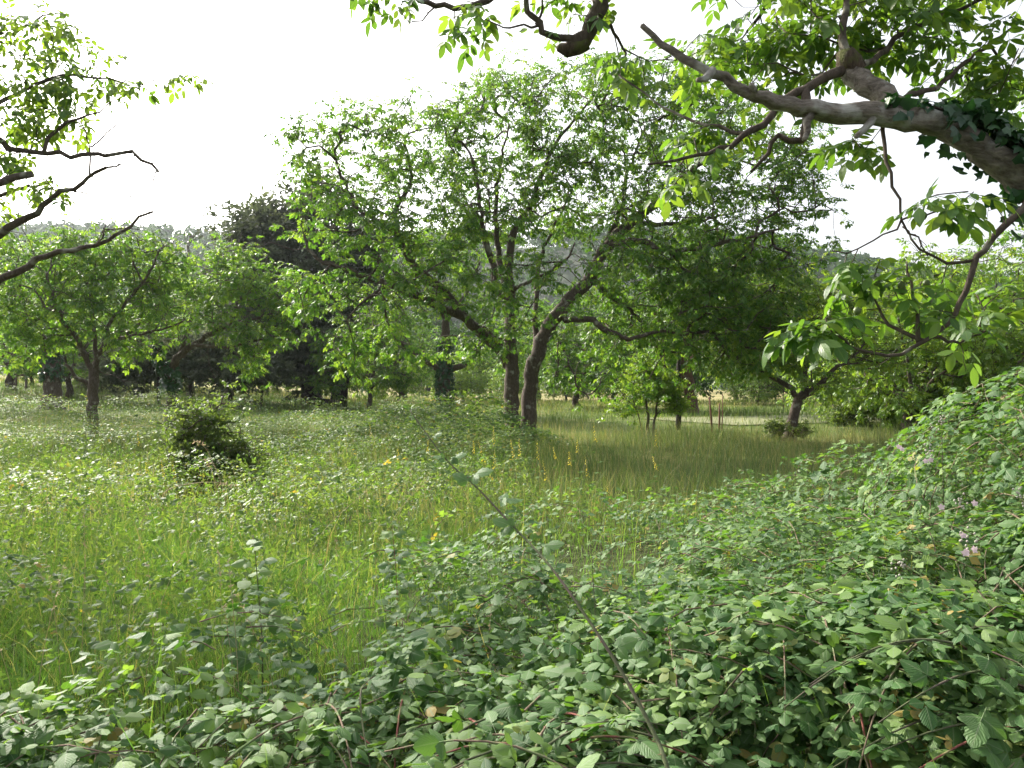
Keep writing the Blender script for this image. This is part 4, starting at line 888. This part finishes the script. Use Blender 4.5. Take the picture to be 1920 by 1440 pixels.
for px, py, D in [(1685, 838, 4.0), (1690, 842, 3.95), (1735, 865, 3.9), (1745, 863, 3.9), (1765, 951, 3.5), (1827, 944, 3.4), (1812, 1035, 3.1), (1805, 1004, 3.15), (1826, 1031, 3.05), (1810, 1037, 3.0)]:
    V, T = flower(g, at(px, py, D - .35), .016, nrm(np.array([g.normal(0, .3), -1, .5])))
    obj('flower', mesh_np('flower', V - np.array([3.6, 4.6, 0]), T, None, M['pink']), th)
for px, py, D in [(1815, 1010, 2.75), (1800, 940, 3.1), (1690, 1065, 2.8), (1740, 840, 3.5), (1915, 925, 3.0), (1760, 790, 3.8)]:
    s = Soup()
    for k in range(14):
        V, T = ball(at(px, py, D) + g.normal(0, [.014, .012, .028]), .0045, 5); s.add(V, T)
    obj('flower_buds', s.mesh('flower_buds', M['bud'], True, (3.6, 4.6, 0)), th, kind='stuff')
# bank of brambles and weeds from the left edge back to the low walnuts
g = np.random.default_rng(93)
def bank_h(x, y):
    m_ = sstep(.34, .60, vnoise(x, y, 1.9, 11) + .42*sstep(11, 16, y) - .22*sstep(11, 8, y) - .22*np.exp(-((x + 4.2)/1.5)**2)*sstep(11.4, 10.6, y))
    m_ = np.maximum(m_, .95*sstep(.56, .70, vnoise(x, y, .7, 31) + .16*sstep(-1.0, -2.2, x)*sstep(7.5, 6, y) - .12*np.exp(-((x + 1.6)/.9)**2))*sstep(12, 9, y))
    return m_*(0.30 + .55*vnoise(x, y, 1.7, 12) + .25*vnoise(x, y, .6, 13))*(1 + .35*sstep(13, 22, y))
n = 12500
yy = 3.0 + 22*g.random(n)**.75; xx = -0.80*yy + (0.80*yy + .6 - .04*yy)*g.random(n)
kk = (g.random(n) < sstep(.06, .3, bank_h(xx, yy))*np.clip(12/yy, .5, 1)) & (yy > fg_edge(xx) + .2); xx, yy = xx[kk], yy[kk]
P0 = np.stack([xx, yy, ground_h(xx, yy) + bank_h(xx, yy) - np.abs(g.normal(0, .12, len(xx)))], -1)
u, canes = sprays(g, P0, normal_of(bank_h, xx, yy), 6, .075, .072, tint=(.5, .28))
bramble('bramble_bank', 'glinting bank of fine-leaved brambles and weeds around the low walnuts', (-6, 13, 0), u, None, M['bramble_far'], [(6, 'b2'), (99, 'b3')], 300, 0, [], seed=3, partkey='b1')
NB = len(u.P)
# brambles round the foot of the big walnut
g = np.random.default_rng(94)
def foot_h(x, y): return .95*np.exp(-(((x + .9)/2.0)**2 + ((y - 17.8)/1.4)**2)**1.5)*(.55 + .8*vnoise(x, y, .8, 15)) + .55*np.exp(-(((x + 3.6)/2.2)**2 + ((y - 18)/2.2)**2))
n = 1500; xx = g.uniform(-5.5, 1.3, n); yy = g.uniform(15.5, 21, n); kk = g.random(n) < sstep(.1, .35, foot_h(xx, yy)); xx, yy = xx[kk], yy[kk]
P0 = np.stack([xx, yy, ground_h(xx, yy) + foot_h(xx, yy) - np.abs(g.normal(0, .14, len(xx)))], -1)
u, canes = sprays(g, P0, normal_of(foot_h, xx, yy), 6, .11, .15, tint=(.4, .2))
bramble('bramble_bush', 'rounded bramble bush hiding the foot of the two-stemmed walnut', (-.9, 17.8, 0), u, None, M['bramble_far'], [(99, 'b3')], 0, 0, [], seed=4)

# the long arching cane that crosses the middle of the view
g = np.random.default_rng(95)
pts = A3((1262, 1470, 1.75), (1240, 1405, 1.8), (1180, 1285, 1.9), (1115, 1180, 2.0), (1030, 1060, 2.15), (960, 985, 2.3), (900, 920, 2.4), (840, 865, 2.5), (790, 800, 2.6), (768, 768, 2.65))
pts = [np.array([.62, 1.72, .05])] + pts
P = spline(pts, .04); O = P[0]
ac = thing('bramble_shoot', O, 'single long thorny bramble cane arching diagonally across the open view', 'bramble')
R = np.linspace(.0068, .0018, len(P)); V, T = tube(P, R, 8, .1); obj('cane', mesh_np('cane', V - O, T, None, M['canegreen'], True), ac)
th_s = Soup()
for i in range(12, len(P) - 2, 2):
    dv = nrm(g.normal(size=3)); tgv = nrm(P[i+1] - P[i]); dv = nrm(dv - tgv*dv.dot(tgv))
    V, T = tube(np.array([P[i] + dv*R[i]*.7, P[i] + dv*(R[i] + .007) - tgv*.003]), [.0022, .0004], 4); th_s.add(V, T)
obj('thorns', th_s.mesh('thorns', M['canered'], False, O), ac, kind='stuff')
u = Units()
for px, py, D, sx, sz_ in [(1150, 1222, 1.95, .8, .13), (1075, 1130, 2.06, .6, .10), (1000, 1030, 2.2, 1, .15), (960, 990, 2.28, -.8, .14), (920, 940, 2.36, .9, .17), (880, 905, 2.42, -.9, .13), (870, 893, 2.44, .9, .15), (835, 858, 2.5, -.7, .10), (838, 862, 2.5, .9, .11), (805, 820, 2.58, .6, .08), (785, 790, 2.62, -.5, .06), (768, 768, 2.65, -.3, .05), (772, 772, 2.65, .4, .05)]:
    p = P[np.argmin(np.linalg.norm(P - at(px, py, D), axis=1))]
    u.add([p], [[sx, g.uniform(-.4, .3), .45]], [[.1*sx, -.5, .9]], [sz_*.6], [.5])
leaf_objects(u.done(), 'b0', M['bramble'], ac, O, 'leaf', 5)
# other upright shoots poking out of the carpet
for px, py0, py1, D, k, sz_, lab, mt in [
    (478, 1230, 1028, 3.0, 8, .15, 'upright leafy bramble shoot with broad pale leaves against the bright grass', 'bramble'),
    (735, 1180, 985, 4.2, 10, .12, 'bushy green shoot rising where the bramble carpet meets the bright grass', 'bramble'),
    (1607, 960, 828, 6.5, 7, .16, 'pale slender shoot with level leaf pairs standing before the shaded grass', 'bramble_far'),
    (1490, 950, 858, 6.8, 7, .15, 'pale leafy shoot at the back edge of the bramble carpet', 'bramble_far'),
    (1765, 900, 770, 4.4, 8, .08, 'narrow yellow-green shoot standing up beside the bramble thicket', 'bramble'),
    (1108, 1090, 1020, 3.3, 4, .06, 'short yellow-green shoot tip sticking out of the bramble carpet', 'bramble'),
    (160, 960, 810, 9.5, 9, .16, 'dark leafy shoot standing near the edge of the meadow bramble bank', 'bramble_far'),
    (450, 860, 735, 13, 9, .22, 'yellow-green leafy sapling rising behind the dark bush', 'bramble_far')]:
    b_ = at(px + 4, py0, D); z0 = float(ground_h(b_[0], b_[1])); b_[2] = z0; tp_ = at(px, py1, D)
    P = spline([b_, b_*.5 + tp_*.5 + [.02, .02, 0], tp_], .06); r = thing('bramble_shoot', b_, lab, 'bramble')
    V, T = tube(P, np.linspace(.004, .0015, len(P)), 6); obj('cane', mesh_np('cane', V - b_, T, None, M['canered'] if px == 735 else M['canegreen'], True), r)
    u = Units(); f0 = max(.25, 1 - (py0 - py1)*D/F*1.15/max(.2, tp_[2] - z0))
    for j in range(k*2):
        f = f0 + (1 - f0)*(j + .5)/(k*2); p = P[min(len(P) - 1, int(f*len(P)))]; a_ = j*2.4 + g.normal(0, .3)
        u.add([p], [[math.cos(a_), math.sin(a_)*.7, .25]], [[.2*math.cos(a_), -.35, 1]], [sz_*(1 - .5*max(0, f - .6)/.4)], [np.clip(g.normal(.55 if px != 1108 else .95, .15), 0, 1)])
    leaf_objects(u.done(), 'b0' if D < 5 else 'b1', M[mt], r, b_, 'leaf', 6)

# ------------------------------------------------------------------ grass
def blades(g, x, y, H, W, tint, segs=2, lean=.35):
    n = len(x); a_ = g.uniform(0, 2*np.pi, n); d = np.stack([np.cos(a_), np.sin(a_), a_*0], -1); f = g.uniform(0, 2*np.pi, n); w = np.stack([np.cos(f), np.sin(f), f*0], -1)*(W*.5)[:, None]
    b_ = np.stack([x, y, ground_h(x, y) - .01], -1); ln = lean*g.uniform(.2, 1.6, n)[:, None]
    rows = []
    for k in range(segs):
        t_ = k/segs; c_ = b_ + d*(ln*H[:, None]*t_**2) + np.array([0, 0, 1])*(H[:, None]*(t_ - .25*ln*t_*t_)); rows += [c_ - w*(1 - .5*t_), c_ + w*(1 - .5*t_)]
    rows.append(b_ + d*(ln*H[:, None]) + np.array([0, 0, 1])*(H[:, None]*(1 - .25*ln)))
    V = np.stack(rows, 1); nv = V.shape[1]; T = []
    for k in range(segs - 1): T += [(2*k, 2*k+1, 2*k+3), (2*k, 2*k+3, 2*k+2)]
    T.append((nv - 3, nv - 2, nv - 1)); T = np.array(T)
    A_ = np.zeros((n, nv, 3)); A_[..., 2] = np.clip(tint, 0, 1)[:, None]; A_[..., 1] = .5
    return V.reshape(-1, 3), (T[None] + (np.arange(n)*nv)[:, None, None]).reshape(-1, 3), A_.reshape(-1, 3)
def scatter(g, n, y0, y1, wide=.76):
    y = np.sqrt(g.uniform(y0**2, y1**2, n)); return (g.random(n)*2 - 1)*(wide*y + .3), y
g = np.random.default_rng(101); s = Soup()
x, y = scatter(g, 92000, 1.6, 8); kk = (x < 1.5) & (g.random(len(x)) < np.where(fg_h(x, y) > .12, np.where(x < 0, .34, .12), 1.0)); x, y = x[kk], y[kk]
cl = vnoise(x, y, .8, 21)
s.add(*blades(g, x, y, (.10 + .46*cl*vnoise(x, y, .3, 27))*g.uniform(.5, 1.5, len(x)), g.uniform(.0025, .006, len(x)), g.normal(.22, .2, len(x)) + .4*(vnoise(x, y, 1.1, 22) - .5) + (g.random(len(x)) < .12)*.6, 3, .65))
x, y = scatter(g, 3500, 2.4, 10); kk = (x < 1) & (fg_h(x, y) < .3); x, y = x[kk], y[kk]
s.add(*blades(g, x, y, g.uniform(.35, .75, len(x)), g.uniform(.002, .0035, len(x)), g.normal(.7, .2, len(x)), 3, .4))
x, y = scatter(g, 1500, 1.6, 6); kk = fg_h(x, y) > .3; x, y = x[kk], y[kk]
s.add(*blades(g, x, y, fg_h(x, y) + g.uniform(.0, .25, len(x)), g.uniform(.003, .006, len(x)), g.normal(.3, .25, len(x)), 3, .3))
obj('meadow_grass', s.mesh('meadow_grass', M['grass']), kind='stuff', label='bright sunlit grass of the open meadow in front of the bramble bank', cat='grass')
s = Soup(); u = Units()
x, y = scatter(g, 10500, 2.8, 16); kk = (x < .5 - .02*y) & (fg_h(x, y) < .15) & (g.random(len(x)) < .25 + .9*sstep(.4, .7, vnoise(x, y, .7, 33))); x, y = x[kk], y[kk]
for k in range(2):
    n_ = len(x); hgt = g.uniform(.04, .42, n_)*(.4 + vnoise(x, y, 1.3, 34))
    u.add(np.stack([x + g.normal(0, .03, n_), y, ground_h(x, y) + hgt], -1), np.stack([g.normal(0, .5, n_), g.normal(0, .5, n_), g.uniform(.2, 1, n_)], -1), g.normal(size=(n_, 3)) + [0, 0, .4], g.uniform(.08, .20, n_), np.clip(g.normal(.5, .28, n_), 0, .85))
units_soup(s, u.done(), TPL['weed'], 12)
obj('weeds', s.mesh('weeds', M['bramble_far']), kind='stuff', label='low leafy weeds mixed through the bright meadow grass', cat='weeds')
s = Soup()
x, y = scatter(g, 90000, 7.0, 24); kk = (g.random(len(x)) < np.clip(11/y, .4, 1)) & (y > fg_edge(x)*.9); x, y = x[kk], y[kk]
gold = sstep(-4, 2, x)
s.add(*blades(g, x, y, (.10 + .75*vnoise(x, y, 1.6, 23)*vnoise(x, y, .42, 41))*g.uniform(.5, 1.5, len(x)), g.uniform(.005, .011, len(x)), g.normal(.20, .2, len(x)) + .10*gold + .5*(vnoise(x, y, 2.2, 24) - .5) + .7*np.exp(-((x - 8.2)/2.2)**2 - ((y - 20.8)/1.3)**2), 2, .4))
x, y = scatter(g, 9000, 6, 22); kk = (y > fg_edge(x)*.9); x, y = x[kk], y[kk]
s.add(*blades(g, x, y, g.uniform(.45, .95, len(x))*(.5 + .6*vnoise(x, y, 1.4, 43)), g.uniform(.004, .008, len(x)), g.normal(.72, .2, len(x)), 2, .35))
x, y = scatter(g, 60000, 24, 70); kk = g.random(len(x)) < np.clip(30/y, .35, 1)*(1 - .8*sstep(4.0, 2.4, np.abs(y - 33 - .35*(x - 12)))*sstep(6, 9, x)); x, y = x[kk], y[kk]
s.add(*blades(g, x, y, (.20 + .35*vnoise(x, y, 4, 25))*g.uniform(.6, 1.3, len(x)), g.uniform(.015, .035, len(x))*y/40, g.normal(.35, .18, len(x)) + .7*(vnoise(x, y, 7, 26) - .5) + .15*sstep(45, 65, y), 2, .35))
obj('field_grass', s.mesh('field_grass', M['drygrass']), kind='stuff', label='olive and straw-coloured long grass under and beyond the trees', cat='grass')

# mown dry strip passing beyond the small walnut
P = np.array([[7, 31.0], [10, 32.3], [14, 33.8], [19, 35.6], [26, 38.2], [34, 41.5]]); W = 3.4
V = []
for i, p in enumerate(P):
    d = nrm(P[min(i+1, len(P)-1)] - P[max(i-1, 0)]); q = np.array([-d[1], d[0]])
    for k in np.linspace(-1, 1, 5):
        xy = p + q*W*k; V.append([xy[0], xy[1], float(ground_h(*xy)) + .035])
V = np.array(V); idx = np.arange(len(V)).reshape(-1, 5); q = np.stack([idx[:-1, :-1], idx[:-1, 1:], idx[1:, 1:], idx[1:, :-1]], -1).reshape(-1, 4)
obj('path', mesh_np('path', V, np.concatenate([q[:, [0, 1, 2]], q[:, [0, 2, 3]]]), None, mat_plain('mown_straw', (0.155, 0.165, 0.070), .95), True), kind='structure')

# ------------------------------------------------------------------ small things
g = np.random.default_rng(111)
def agrimony(px, py, D, label, group, hgt=None):
    tp_ = at(px, py, D); b_ = tp_.copy(); b_[0] += g.normal(.06, .05); b_[1] += g.normal(0, .05); b_[2] = float(ground_h(b_[0], b_[1]))
    P = spline([b_, b_*.5 + tp_*.5 + [g.normal(0, .02), 0, 0], tp_], .08); r = thing('agrimony', b_, label, 'wildflower', group)
    V, T = tube(P, np.linspace(.004, .002, len(P)), 5); obj('stem', mesh_np('stem', V - b_, T, None, M['stem'], True), r)
    s = Soup(); L_ = g.uniform(.16, .30)
    ax = nrm(P[-1] - P[-3])
    for k in range(20):
        f = k/20; c = tp_ - ax*L_*(1 - f); a_ = k*2.4; o_ = np.array([math.cos(a_), math.sin(a_), .1])
        V, T = flower(g, c + o_*.013*(1.25 - f)*g.uniform(.5, 1.3), .010*(1.25 - .6*f)*g.uniform(.6, 1.2), nrm(o_ + g.normal(0, .4, 3))); s.add(V, T)
    obj('flower_spike', s.mesh('flower_spike', M['yellow'], False, b_), r)
    u = Units()
    for j in range(5):
        p = P[int(len(P)*(.15 + .12*j))]; a_ = j*2.2; u.add([p], [[math.cos(a_), math.sin(a_), .3]], [[0, 0, 1]], [.16 - .02*j], [.5])
    leaf_objects(u.done(), 'b2', M['bramble_far'], r, b_, 'leaf', 7)
for px, py, D in [(925, 798, 9.5), (897, 828, 9), (957, 822, 9.6), (973, 820, 10), (1017, 862, 8.6), (1113, 790, 10), (1097, 853, 8.9), (1137, 908, 8.3), (1223, 853, 8.8), (1230, 803, 10.2), (1037, 838, 9.6), (1083, 822, 9.8), (887, 826, 9.3), (927, 842, 9), (1007, 822, 10), (1067, 845, 9.2)]:
    agrimony(px, py, D, 'yellow agrimony spike standing before the foot of the two-stemmed walnut', 'agrimony spikes before the big walnut')
for px, py, D in [(803, 825, 10), (747, 836, 10), (693, 790, 13), (553, 855, 10.5), (533, 852, 10.8)]:
    agrimony(px, py, D, 'yellow agrimony spike among the glinting brambles between the dark bush and the big walnut', 'agrimony spikes in the bramble bank')
for px, py, D in [(323, 862, 9.2), (302, 862, 9.3), (272, 862, 9.4), (258, 808, 11)]:
    agrimony(px, py, D, 'yellow agrimony spike close beside the dark bush in the meadow', 'agrimony spikes by the dark bush')
def stalk(pts, label, group, r=.003):
    P = spline(A3(*pts), .06); P[0][2] = float(ground_h(P[0][0], P[0][1])); o_ = P[0].copy()
    th_ = thing('grass_stalk', o_, label, 'grass stalk', group)
    V, T = tube(P, np.linspace(r, r*.4, len(P)), 4); obj('stem', mesh_np('stem', V - o_, T, None, M['straw'], True), th_)
    s = Soup(); m_ = max(3, len(P)//4)
    for p in P[-m_:]:
        for _ in range(4):
            V, T, A_ = place(leaflet_quad(r*9, r*3.5), basis(nrm(P[-1] - P[-3] + g.normal(0, .35, 3)), g.normal(size=3)), p); s.add(V, T)
    obj('seed_head', s.mesh('seed_head', M['straw'], False, o_), th_)
for pts in [((425, 935, 8.2), (405, 880, 8.2), (385, 840, 8.2), (366, 828, 8.2)), ((412, 930, 8.4), (400, 890, 8.4), (388, 862, 8.4)), ((300, 930, 7.6), (330, 912, 7.6), (395, 904, 7.6), (440, 912, 7.6))]:
    stalk(pts, 'bent straw-coloured grass stalk in front of the dark bush', 'dry stalks by the dark bush', .005)
for i in range(26):
    D = g.uniform(2.6, 6.5); px = g.uniform(0, 1000) if D > 3.2 else g.uniform(0, 700); h = g.uniform(.6, .95); py = CY + (EYE - h)*F/D; dx = g.normal(30, 70)
    stalk(((px, py + h*F/D, D), (px + dx*.4, py + h*.4*F/D, D), (px + dx, py, D)), 'thin straw-coloured grass stalk standing out of the near meadow', 'dry stalks in the near meadow', .0018)
# two rust-brown stakes and a post rail
for px, D, y0, y1, lean, lab in [(1335, 25, 812, 745, -5, 'taller thin rust-brown stake leaning in the grass'), (1348, 25.4, 812, 757, 1, 'shorter thin rust-brown stake standing upright in the grass'), (1353, 25.6, 812, 740, 2, 'thinnest bare stick beside the two stakes in the grass')]:
    a_, b_ = at(px, y0, D), at(px + lean, y1, D); a_[2] = float(ground_h(a_[0], a_[1])) - .05
    V, T = tube(np.array([a_, a_*.6 + b_*.4 + [.01, 0, 0], b_]), [.035 if px != 1353 else .02]*2 + [.025 if px != 1353 else .012], 7, .15)
    obj('stake', mesh_np('stake', V - a_, T, None, M['stake'], True), None, a_, None, lab, 'stake')
V, T = None, None
a_ = at(1272, 795, 26); a_[2] = -.05
P = np.array([a_, a_ + [.02, 0, 1.0], a_ + [.0, 0, 2.1], a_ + [.05, 0, 3.2]]); V, T = tube(P, [.10, .09, .08, .06], 8, .2)
obj('post', mesh_np('post', V - a_, T, None, M['bark_dark'], True), None, a_, None, 'dark slim post standing beside the thick reddish trunk', 'post')
b0 = at(30, 722, 44); b0[2] = float(ground_h(b0[0], b0[1])); b1 = at(49, 722, 44); b1[2] = float(ground_h(b1[0], b1[1]))
fr = thing('rail_fence', b0, 'short weathered rail on two posts at the edge of the hayfield', 'fence')
for p in (b0, b1):
    V, T = tube(np.array([p + [0, 0, -.1], p + [0, 0, .5], p + [0, 0, 1.05]]), [.07, .07, .06], 6, .1); obj('post', mesh_np('post', V - b0, T, None, M['wood']), fr)
V, T = tube(np.array([b0 + [-.25, -.02, .98], (b0 + b1)/2 + [0, -.02, .97], b1 + [.2, -.02, 1.0]]), [.07, .07, .07], 6, .1); obj('rail', mesh_np('rail', V - b0, T, None, M['wood']), fr)

# ------------------------------------------------------------------ summer haze
bm = np.array([[x, y, z] for x in (-900, 900) for y in (-60, 1700) for z in (-3, 150)], float)
T = np.array([[0, 1, 3], [0, 3, 2], [4, 6, 7], [4, 7, 5], [0, 4, 5], [0, 5, 1], [2, 3, 7], [2, 7, 6], [0, 2, 6], [0, 6, 4], [1, 5, 7], [1, 7, 3]])
m, n, N, L = newmat('haze')
vp = N('ShaderNodeVolumePrincipled'); vp.inputs['Color'].default_value = (.86, .92, 1, 1); vp.inputs['Density'].default_value = 0.00018; vp.inputs['Anisotropy'].default_value = 0.5
o = N('ShaderNodeOutputMaterial'); L(vp.outputs[0], o.inputs['Volume'])
if HAZE: obj('haze', mesh_np('haze', bm, T, None, m), kind='stuff')
print('TRIS', sum(len(me.polygons) for me in bpy.data.meshes), 'OBJ', len(bpy.data.objects), NMAIN, NFG, NB)
for o in bpy.data.objects:
    if o.type == 'MESH' and len(o.data.polygons) > 30000: print(o.name, o.parent.name if o.parent else '', len(o.data.polygons))
